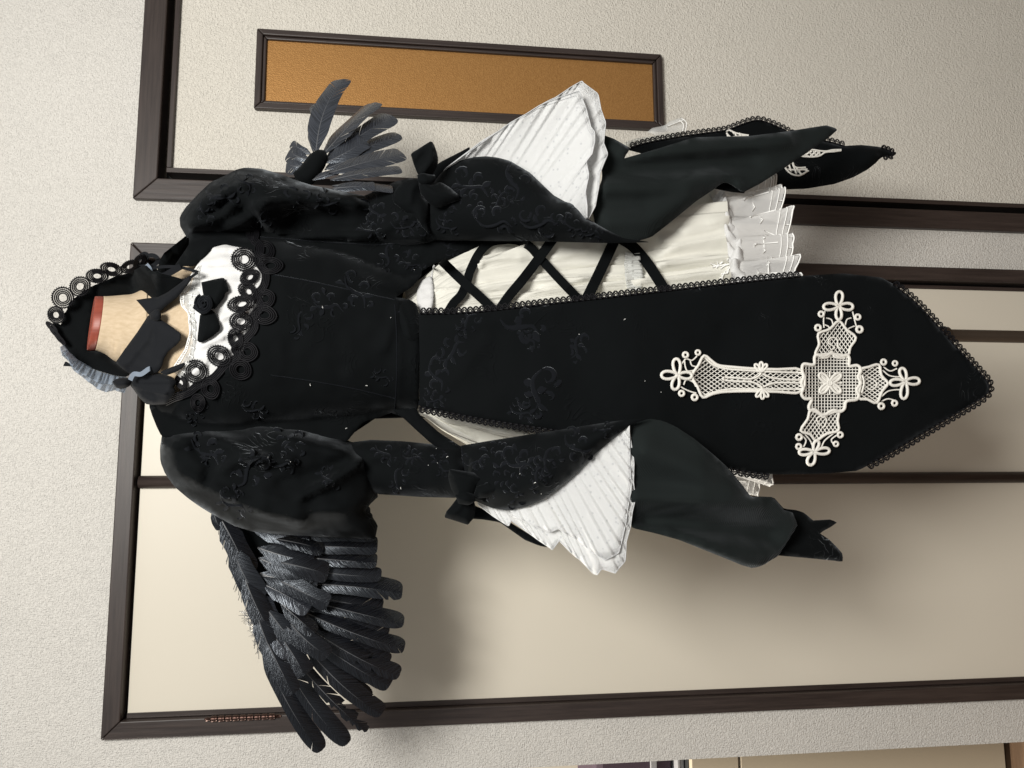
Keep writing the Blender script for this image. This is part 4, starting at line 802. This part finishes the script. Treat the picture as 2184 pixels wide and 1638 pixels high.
RUN = [(1790, 60), (1800, 130), (1850, 190), (1830, 300), (1890, 400), (1880, 500), (1820, 590), (1850, 680), (1790, 760), (1800, 850), (1740, 930), (1640, 1020), (1660, 1090), (1560, 1160), (1480, 1250), (1420, 1290), (1330, 1330), (1250, 1390), (1130, 1430), (1050, 1470)]
rc = curve(RUN, 6); tg = np.gradient(rc, axis=0); tg /= np.linalg.norm(tg, axis=1)[:, None]; nm = np.stack([-tg[:, 1], tg[:, 0]], 1)
for o in (-34, -20, -6, 8, 22): trim.add(*tube(onbody(.0025)(np.array(Zh([tuple(q) for q in rc+nm*o]))), .0014, 5))
nbr = trim.put('neckline_braid', M_BRAID, dress)
for L_ in ((1718, 285, 100, 92, .2), (1765, 432, 78, 58, -.5), (1752, 552, 84, 58, .6), (1695, 655, 108, 62, -.15), (1692, 800, 90, 74, .1), (1648, 948, 82, 58, 1.3), (1512, 1090, 98, 80, .5), (1312, 1218, 96, 90, .3), (1195, 1310, 62, 40, 1.1)): braid_loop(nbr, L_, onbody(.0045))
for L_ in ((1890, 212, 84, 78, .6), (1938, 338, 104, 68, -.05), (1895, 612, 80, 76, -.4), (1888, 748, 102, 78, .15), (1748, 1056, 84, 80, .2), (1690, 1202, 92, 84, .5), (1440, 1362, 88, 74, 1.2), (1335, 1480, 74, 60, 1.5), (1790, 70, 70, 52, 1.4)): braid_loop(nbr, L_, onbody(.0035), picot=False)

# ---- raised scrolls of the brocade, lying on the cloth they belong to
def spiral(cx, cy, r, turns=1.3, a0=0.0, s=1):
    t = np.linspace(0, 1, 16); return [(cx+r*(1-.82*q)*math.cos(a0+s*turns*2*PI*q), cy+r*(1-.82*q)*math.sin(a0+s*turns*2*PI*q)) for q in t]
def leaf(x0, y0, x1, y1, w):
    a = np.array([x0, y0]); d = np.array([x1, y1])-a; n_ = np.array([-d[1], d[0]])/np.linalg.norm(d)
    return [tuple(a+d*t+n_*w*math.sin(PI*t)) for t in np.linspace(0, 1, 8)]+[tuple(a+d*t-n_*w*.8*math.sin(PI*t)) for t in np.linspace(1, 0, 8)]
def motif(b, cx, cy, sz, rot, keep, rr=.0010, seed=0):
    r = random.Random(seed); c, d = math.cos(rot), math.sin(rot); T = lambda L_: [(cx+(x*c-y*d)*sz, cy+(x*d+y*c)*sz) for x, y in L_]
    stems = [curve([(-1, .1), (-.5, .35), (0, .2), (.5, -.1), (1, .15)], 5), spiral(-.75, -.25, .38, 1.0, r.random()*6), spiral(.55, .45, .34, .75, r.random()*6, -1), spiral(.15, -.5, .30, .75, 2.2), spiral(.95, -.2, .2, .75, 1.0, -1),
             leaf(-.6, .35, -.95, .75, .13), leaf(-.2, .3, -.3, .85, .14), leaf(.2, .15, .2, .7, .12), leaf(0, .15, -.25, -.3, .12), leaf(.45, -.05, .75, -.6, .14), leaf(-.45, -.55, -.75, -.9, .10), leaf(.7, .1, 1.15, .45, .11)]
    for si, s in enumerate(stems):
        if r.random() < (.45 if si > 4 else .06): continue
        pts = drape(T([tuple(q) for q in s]), keep, -.0001, -.4)
        dd = np.linalg.norm(np.diff(pts, axis=0), axis=1)
        if not len(dd) or dd.max() > .03: continue
        n_ = len(pts); u = np.linspace(0, 1, n_)
        if si < 5: w = sz*.00010*(1.15-.9*np.abs(2*u-.5)) if si else sz*.00008*(.4+np.sin(PI*u))
        else: # a leaf: one broad flat stroke along its middle
            h_ = n_//2; pts = (pts[:h_]+pts[:h_-1:-1][:h_])/2; w = sz*.00012*(.2+np.sin(PI*np.linspace(0, 1, len(pts))))
        b.add(*tube(pts, np.maximum(w, .0004), 6, False, .06))
for keep, lst, nm_ in (('panel', ((935, 800, 34, 1.2), (965, 745, 36, -.6), (925, 850, 24, .3), (1110, 690, 46, .4), (1150, 835, 46, 1.8), (1000, 690, 26, 2.4), (1235, 740, 30, 2.0), (1130, 720, 26, 1), (1115, 875, 30, .5)), 'panel_scrolls'),
                       ('cuff', ((1010, 395, 40, .5), (1100, 385, 40, 1.4), (950, 480, 26, .8), (1070, 425, 24, 2.6), (1015, 440, 22, 1.1), (1200, 455, 26, 1.9), (1260, 495, 22, .2), (1230, 950, 34, .9), (1150, 1020, 26, 2), (1080, 1020, 24, .1), (1065, 950, 22, 1.5), (1290, 915, 22, .4), (1055, 470, 40, .2), (1150, 470, 42, .1), (970, 425, 24, 2), (1220, 480, 22, 1), (1050, 970, 34, 1.6), (1110, 985, 36, .4), (1170, 980, 30, 2.2), (1030, 1045, 24, .7), (1100, 1060, 26, 1.2), (1010, 985, 22, .2)), 'cuff_scrolls'),
                       ('sleeve', ((440, 960, 40, .7), (530, 1010, 44, 2.3), (600, 985, 30, .2), (820, 965, 26, .8), (850, 1020, 26, 2), (700, 430, 28, .3), (520, 385, 28, 1), (880, 420, 24, .2), (905, 480, 22, 1), (790, 490, 26, .6), (620, 935, 36, 1.1), (500, 1070, 34, .6), (470, 415, 34, .5), (640, 405, 34, 2.1), (440, 450, 26, 1.4), (560, 470, 26, 2), (860, 480, 28, .4), (800, 445, 30, 1.2), (880, 975, 24, .3), (940, 990, 24, 1.3), (700, 1020, 26, 1)), 'sleeve_scrolls'),
                       ('torso', ((760, 620, 40, 1.0), (700, 650, 34, .3), (830, 545, 32, 1.9), (880, 560, 26, .5), (640, 690, 28, 2), (870, 680, 22, 1.2), (540, 870, 26, .4), (420, 880, 24, 2), (815, 800, 22, .5), (960, 525, 20, 1)), 'bodice_scrolls')):
    b = Bag()
    for i, (x, y, s, r) in enumerate(lst): motif(b, x, y, s, r, keep, .0009, i*7+len(nm_))
    b.put(nm_, M_RELIEF, dress, kind='stuff')
lb_ = Bag(); r = random.Random(3)
for i in range(34):
    x, y = r.uniform(560, 1500), r.uniform(540, 1060)
    for kp in ('cuff', 'panel', 'torso', 'sleeve'):
        p = hit(x, y, kp, 5.0)
        if p[1] < 0: break
    if p[1] > 0: continue
    d = CAMP-p; p = p+d/np.linalg.norm(d)*.0012; a = r.uniform(0, PI); l = r.choice((.0005, .0005, .0006, .0016))
    lb_.add(*tube([p, p+np.array([math.cos(a), -.0003, math.sin(a)])*l, p+np.array([math.cos(a+.4), -.0003, math.sin(a+.4)])*l*1.8], .0004, 4))
lb_.put('lint', M_LINT, dress, kind='stuff')

# ------------------------------------------------------------ headdress lying round the form's neck
head = thing('headdress', tuple(P(300, 690, -.30)), 'black lace headdress with braid loops and blue-grey tulle, tied round the neck of the form', 'headdress')
HB = Zh([(100, 850), (150, 905), (200, 990), (260, 1060), (330, 1130), (420, 1185), (520, 1215), (640, 1250), (740, 1260), (770, 1225), (735, 1190), (690, 1170), (645, 1140), (600, 1100), (550, 1065), (480, 1048), (400, 1050), (425, 900), (450, 720), (470, 598), (560, 594), (700, 605), (820, 620), (880, 680), (935, 750), (1020, 720), (1085, 640), (1150, 585), (1190, 555), (1190, 520), (1240, 470), (1180, 440), (1060, 410), (950, 380), (900, 330), (850, 350), (760, 400), (660, 420), (560, 465), (470, 500), (390, 545), (310, 605), (262, 650), (240, 720), (205, 740), (208, 800), (190, 830), (140, 800)])
hx = lambda y: (np.asarray(y)-690)/130.0
cloth('band', HB, lambda x, y: -.272-.075*np.clip(np.abs(hx(y)), 0, 1.3)**2-np.clip((x-278)/60, 0, 1)*.105, M_PLAIN, head, step=8, th=.004, folds=[(Zh([(600, 470), (780, 470), (960, 440)]), 9, .004), (Zh([(480, 540), (700, 540), (900, 560)]), 9, .004), (Zh([(330, 1100), (520, 1120), (700, 1220)]), 9, .004)], wob=((.04, .003, 2),))
# inside of the band behind the neck
cloth('band_lining', Zh([(205, 830), (240, 720), (300, 640), (400, 570), (480, 560), (600, 560), (600, 1120), (700, 1100), (780, 1180), (760, 1250), (640, 1240), (480, 1190), (380, 1120), (300, 1010), (230, 920)]), lambda x, y: -.262+.0*x, M_PLAIN, head, step=10, th=.003, wob=((.04, .003, 5),))
hp = lambda q: P(q[:, 0], q[:, 1], -.285-.075*np.clip(np.abs(hx(q[:, 1])), 0, 1.3)**2)
for L_ in ((155, 748, 70, 62, .8), (212, 605, 90, 84, .4), (355, 510, 84, 76, -.5), (497, 424, 86, 54, .1), (616, 368, 88, 50, .25), (770, 345, 76, 46, -.4), (850, 300, 60, 40, -.9)): braid_loop(head, L_, hp)
for L_ in ((120, 850, 62, 20, .75), (150, 900, 66, 16, .8), (190, 950, 60, 16, .8)): braid_loop(head, L_, hp, picot=False)
# ribbons tied under the neck
rib = lambda x, y: np.interp(x, [240, 330, 400], [-.375, -.392, -.432])
cr = cloth('chin_ribbon', Zh([(920, 752), (945, 745), (1020, 782), (1100, 835), (1190, 900), (1192, 950), (1150, 1000), (1085, 1050), (1050, 1110), (1035, 1170), (1000, 1225), (900, 1250), (770, 1240), (700, 1190), (650, 1142), (720, 1040), (830, 890)]), rib, M_SATIN, head, R=.004, edge=16, step=6, folds=[(Zh([(960, 770), (900, 950), (720, 1160)]), 8, .004), (Zh([(1000, 790), (1050, 950), (980, 1180)]), 10, .003)], wob=((.05, .002, 6),))
cloth('ribbon_end', Zh([(820, 622), (900, 610), (1000, 600), (1080, 560), (1190, 480), (1260, 420), (1280, 450), (1210, 540), (1160, 600), (1085, 660), (1030, 712), (960, 740), (930, 752), (880, 690)]), lambda x, y: rib(x, y)+.006, M_SATIN, cr, R=.004, edge=14, step=6, folds=[(Zh([(940, 730), (1060, 640), (1200, 500)]), 7, .004)])
cloth('ribbon_knot', Zh([(935, 735), (970, 705), (1010, 700), (1028, 740), (1020, 790), (975, 800), (935, 780)]), lambda x, y: rib(x, y)-.008, M_SATIN, cr, R=.009, edge=10, step=4)
lbw = cloth('side_bow', Zh([(760, 1268), (800, 1230), (900, 1215), (1000, 1225), (1120, 1262), (1155, 1300), (1130, 1350), (1145, 1380), (1110, 1440), (1060, 1490), (960, 1495), (905, 1490), (850, 1440), (800, 1370), (768, 1330)]), lambda x, y: np.interp(x, [270, 390], [-.36, -.405]), M_SATIN, head, R=.010, edge=24, step=5, folds=[(Zh([(790, 1290), (920, 1300), (1110, 1290)]), 4, .004), (Zh([(790, 1320), (900, 1370), (1060, 1400)]), 4, .004), (Zh([(800, 1340), (880, 1430), (980, 1480)]), 4, .004), (Zh([(800, 1265), (920, 1250), (1080, 1265)]), 4, .004)])
cloth('bow_loop', Zh([(622, 1302), (655, 1280), (700, 1268), (748, 1272), (782, 1292), (770, 1335), (730, 1355), (690, 1364), (655, 1352), (636, 1328)]), -.372, M_SATIN, lbw, R=.010, edge=16, step=5)
cloth('bow_tail', Zh([(1020, 1222), (1110, 1182), (1222, 1142), (1226, 1160), (1200, 1192), (1140, 1225), (1060, 1252)]), -.412, M_SATIN, lbw, R=.004, edge=9, step=5)
for pts, w, Y in (([(880, 300), (905, 262), (960, 252), (1000, 280), (985, 320), (940, 350)], 4.5, [-.36, -.372, -.38, -.38, -.372, -.365]), ([(930, 370), (1000, 352), (1090, 345), (1190, 352), (1270, 372), (1335, 392)], 3.2, [-.37, -.40, -.425]), ([(1330, 392), (1280, 430), (1200, 462), (1100, 465), (1010, 430), (950, 385)], 3.0, [-.425, -.40, -.37]), ([(820, 300), (860, 262), (890, 244), (910, 262), (880, 310), (860, 345)], 6, [-.35, -.36, -.36, -.355]), ([(950, 345), (985, 400), (1040, 425), (1120, 385), (1190, 345)], 7, [-.365, -.39, -.41])):
    band('tie_ribbon', Zh(pts), w, None, 0, M_SATIN, head, Y=Y, th=.001)
fan('tulle_frill', Zh([(215, 1000), (280, 1080), (360, 1150), (460, 1205), (570, 1240), (680, 1262), (770, 1275)]), Zh([(185, 1015), (205, 1085), (255, 1130), (300, 1210), (370, 1260), (430, 1310), (500, 1360), (575, 1392), (640, 1372), (720, 1402)]), -.305, -.325, 15, .0065, M_BLUE, head, 8, sd=31, sub=8)
fan('tulle_frill', Zh([(240, 1040), (330, 1120), (460, 1195), (600, 1240), (740, 1262)]), Zh([(215, 1060), (290, 1180), (400, 1260), (520, 1320), (640, 1330), (730, 1340)]), -.312, -.345, 13, .007, M_BLUE, head, 7, sd=37, sub=8)
for pts, w, Y in (([(770, 1290), (800, 1240), (860, 1240), (920, 1200), (935, 1195)], 5, [-.39, -.40, -.40]), ([(900, 240+90), (930, 370), (945, 430)], 6, [-.375, -.38])):
    band('tulle_tie', Zh(pts), w, None, 0, M_BLUE, head, Y=Y, th=.001)
cloth('ribbon_tip', Zh([(213, 1172), (232, 1130), (262, 1150), (300, 1160), (290, 1176)]), -.325, M_SATIN, head, step=5, th=.0012)

# ------------------------------------------------------------ feather wings
def feather(b, t, w, Yb, Yt, parent, bend=0.0, twist=0.0, split=0.07, asym=0.62, seed=0, gloss=None, tipround=0.24, m=None, nb=30, fray=0.0, keep=0.0):
    """one feather: a curved quill and two vanes of barbs that part here and there"""
    r = random.Random(seed*13+5); A = P(b[0], b[1], Yb); B = P(t[0], t[1], Yt)
    d = B-A; Ln = np.linalg.norm(d); d /= Ln; nrm = np.array([0, -1.0, 0]); nrm = nrm-d*(nrm@d); nrm /= np.linalg.norm(nrm); sd = np.cross(d, nrm)
    if gloss is not None: # the vane lies so that it shines under the room's lamp
        h_ = np.array([.30, -.92, .24]); twist = max(-.32, min(.32, math.atan2(h_@sd, h_@nrm)))+gloss*(r.random()*2-1)
    nrm, sd = nrm*math.cos(twist)+sd*math.sin(twist), sd*math.cos(twist)-nrm*math.sin(twist)
    wm = w*0.00078
    sp = lambda u: A+d*(Ln*u)+sd*(bend*Ln*4*u*(1-u))*1.0+nrm*(.05*Ln*math.sin(PI*u))
    adv = lambda u, s_: u+(1.001-u)*(1-math.exp(-s_/(1.001-u)))
    q = Bag(); q.add(*tube([sp(u) for u in np.linspace(0, .985, 14)], np.linspace(.0014, .0004, 14), 5))
    va = Bag()
    for s in (1, -1):
        wid = wm*(asym if s > 0 else 1.0)
        us = np.linspace(keep, .998, nb); cols = []; gap = 0.0
        rows = []
        for i, u in enumerate(us):
            env = min(1.0, (max(u-keep, 0)+.012)/.13)**.6*(1.0 if u < 1-tipround else max(0.0, 1-((u-(1-tipround))/tipround)**2.2)**.5)
            ww = wid*env*(1+.06*math.sin(u*9+seed))
            if fray and u > .45 and r.random() < fray: ww *= r.uniform(.35, .8)
            rows.append((u, ww))
        newgrp = True; V = []; U = []; Fc = []
        prev = None; sh = 0.0
        for i, (u, ww) in enumerate(rows):
            pts = []
            for k, f in enumerate((0, .35, .7, 1.0)):
                uu = adv(u, f**1.3*ww/Ln*1.35+f*f*sh)
                p = sp(uu)+sd*(s*ww*f)+nrm*(s*.22*ww*f-.14*ww*f*f+(.00015 if i % 2 else -.0001)*f+.0006)
                pts.append(p)
            if r.random() < split and .12 < u < .96 and prev is not None:
                # the vane parts here: close this group, and begin the next from the same root with its ends pushed on
                base = len(V); V += pts; U += [(f*0.2+(seed % 7), u) for f in (0, .35, .7, 1.0)]
                for k in range(3): Fc.append((prev+k, prev+k+1, base+k+1, base+k))
                sh = min(.05, sh+r.uniform(.008, .028)); prev = None
                pts = [sp(adv(u, f**1.3*ww/Ln*1.35+f*f*sh))+sd*(s*ww*f)+nrm*(s*.22*ww*f-.14*ww*f*f+.0003*f+.0006+.0008*f*r.uniform(-1, 1)) for f in (0, .35, .7, 1.0)]
            sh *= .93
            base = len(V); V += pts; U += [(f*0.2+(seed % 7), u) for f in (0, .35, .7, 1.0)]
            if prev is not None:
                for k in range(3): Fc.append((prev+k, prev+k+1, base+k+1, base+k))
            prev = base
        if Fc: va.add(V, Fc, U)
    o = va.put('feather', m or M_FEATH, parent)
    q.put('quill', M_QUILL, o)

lw = thing('feather_wing', tuple(P(640, 1300, -.26)), 'wide black feather wing fanned out from the left sleeve in front of the closet', 'feather wing', 'pair of black feather wings')
Zw = zc(400, 1000, 2.568)
cloth('wing_base', Zw([(180, 230), (300, 260), (600, 300), (900, 320), (980, 380), (900, 520), (840, 800), (800, 950), (700, 1020), (560, 1010), (480, 960), (420, 900), (350, 720), (290, 600), (210, 420)]), -.262, M_PLAIN, lw, R=.008, edge=30, step=12, back=.5)
LWF = [  # base, tip (picture points), vane width, depth at base and tip, bend
 ((560, 1375), (683, 1603), 20, -.262, -.235, .03), ((590, 1370), (738, 1589), 21, -.264, -.238, .035), ((625, 1400), (782, 1560), 15, -.262, -.236, .02), ((650, 1375), (813, 1524), 22, -.266, -.240, .03), ((655, 1350), (830, 1464), 24, -.268, -.244, .01), ((655, 1335), (851, 1442), 20, -.271, -.250, .03), ((655, 1308), (862, 1384), 20, -.274, -.258, .03), ((655, 1280), (861, 1330), 22, -.277, -.264, .02), ((650, 1245), (858, 1266), 26, -.280, -.270, -.01), ((645, 1212), (813, 1230), 19, -.283, -.275, .02), ((640, 1188), (804, 1200), 21, -.286, -.280, .02), ((640, 1162), (805, 1168), 22, -.288, -.283, .01), ((640, 1138), (800, 1140), 22, -.290, -.286, 0), ((640, 1118), (795, 1115), 20, -.290, -.286, 0), ((640, 1100), (790, 1096), 18, -.288, -.284, 0)]
for i, (b, t, w, yb, yt, be) in enumerate(LWF): feather(b, t, w, yb, yt, lw, be, twist=.10*math.sin(i*2.1), gloss=.3 if i in (5, 6, 7, 8, 10) else None, seed=i+1, fray=.5 if i == 2 else (.12 if i in (5, 8) else 0), split=.10 if i == 2 else .06)
COV = [((540, 1131), (660, 1150), 20, .18), ((550, 1168), (668, 1198), 24, -.1), ((552, 1190), (672, 1228), 24, 0), ((555, 1222), (672, 1262), 22, .1), ((556, 1228), (662, 1250), 14, .45), ((538, 1258), (582, 1338), 20, .5), ((560, 1245), (660, 1300), 20, .4), ((598, 1285), (672, 1350), 16, .5), ((575, 1338), (618, 1400), 16, .35), ((590, 1315), (668, 1385), 18, -.1), ((570, 1300), (640, 1390), 20, .1), ((600, 1360), (650, 1440), 20, 0), ((470, 1105), (530, 1225), 22, -.2), ((492, 1160), (552, 1278), 22, -.15), ((520, 1225), (580, 1350), 20, -.1), ((545, 1300), (600, 1430), 18, 0), ((560, 1350), (625, 1480), 18, 0), ((600, 1240), (700, 1290), 18, .3), ((600, 1200), (700, 1225), 20, 0), ((590, 1150), (690, 1172), 18, .05), ((620, 1330), (700, 1400), 18, .1), ((455, 1085), (470, 1130), 9, .4)]
for i in range(1, 9):
    b, t, w, yb, yt, be = LWF[i+2]; c, d, _, _, _, _ = LWF[i+3]
    feather(((b[0]+c[0])/2-6, (b[1]+c[1])/2), ((t[0]+d[0])/2-26-9*(i % 3), (t[1]+d[1])/2), 20, yb+.004, yt+.004, lw, be, twist=.15*math.cos(i*1.7), seed=120+i, split=.05)
for i, (b, t, w, tw) in enumerate(COV): feather(b, t, w, -.292-.0008*i, -.297-.0008*(i % 9), lw, .03*math.sin(i), twist=tw, m=M_FEATH_SHEEN if i in (0, 5, 6, 8) else None, gloss=.3 if i in (0, 4, 5, 6, 7, 8, 19, 21, 13) else None, seed=40+i, tipround=.35, asym=.9, split=.06, nb=18)
dn = Bag(); r = random.Random(11)
for i in range(90):
    u = r.random(); x0, y0 = 535+u*35, 1305+u*70; a = r.uniform(2.2, 3.6); l = r.uniform(12, 30)
    q = [(x0, y0), (x0+l*.5*math.cos(a), y0+l*.5*math.sin(a)*.4-2), (x0+l*math.cos(a+.4), y0+l*math.sin(a+.4)*.7)]
    dn.add(*tube(P(*np.array(curve(q, 3)).T, -.27-.01*r.random()), .00028, 3))
for i in range(26):
    u = r.random(); x0, y0 = 468+u*95, 1112+u*290; dn.add(*tube(P(*np.array([(x0, y0), (x0-4, y0+10), (x0-2-r.random()*8, y0+18+r.random()*8)]).T, -.262), .0005, 3))
dn.put('down', M_QUILL, lw, kind='stuff')

rw = thing('feather_wing', tuple(P(670, 350, -.25)), 'small narrow black feather wing above the right sleeve, its feathers crossing the amber glass', 'feather wing', 'pair of black feather wings')
Z2 = zc(300, 140, 3.277)
cloth('wing_base', Z2([(1065, 750), (1120, 700), (1180, 620), (1240, 585), (1290, 590), (1310, 640), (1290, 700), (1250, 770), (1200, 830), (1140, 830), (1080, 790)]), -.305, M_PLAIN, rw, R=.014, edge=22, step=6)
RWF = [((676, 318), (734, 169), 22, -.285, -.235, -.05, -.35), ((668, 316), (679, 217), 19, -.280, -.235, .06, -.2), ((692, 328), (801, 219), 24, -.29, -.245, .03, -.35), ((700, 342), (838, 248), 24, -.295, -.255, .02, -.35), ((704, 360), (853, 288), 19, -.300, -.265, .02, -.3), ((712, 376), (860, 328), 24, -.345, -.310, .03, -.25), ((716, 396), (856, 362), 15, -.36, -.345, .02, -.2), ((722, 412), (838, 404), 15, -.385, -.375, .02, -.1), ((722, 420), (800, 398), 11, -.39, -.385, .02, 0), ((666, 396), (721, 366), 9, -.345, -.34, 0, -.2),
       ((662, 322), (622, 305), 8, -.275, -.255, -.05, .2), ((658, 338), (617, 322), 15, -.278, -.258, -.1, .2), ((650, 354), (611, 350), 13, -.280, -.262, -.1, .2), ((700, 348), (780, 300), 20, -.303, -.29, .05, -.3), ((700, 366), (770, 330), 18, -.307, -.295, .05, -.3)]
for i, (b, t, w, yb, yt, be, tw) in enumerate(RWF): feather((b[0]*.75+669*.25, b[1]*.75+350*.25), t, w*1.3, yb, yt, rw, be, twist=tw, gloss=.22, m=M_FEATH_SHEEN, seed=80+i, split=.22 if i < 2 else .08, asym=.75)
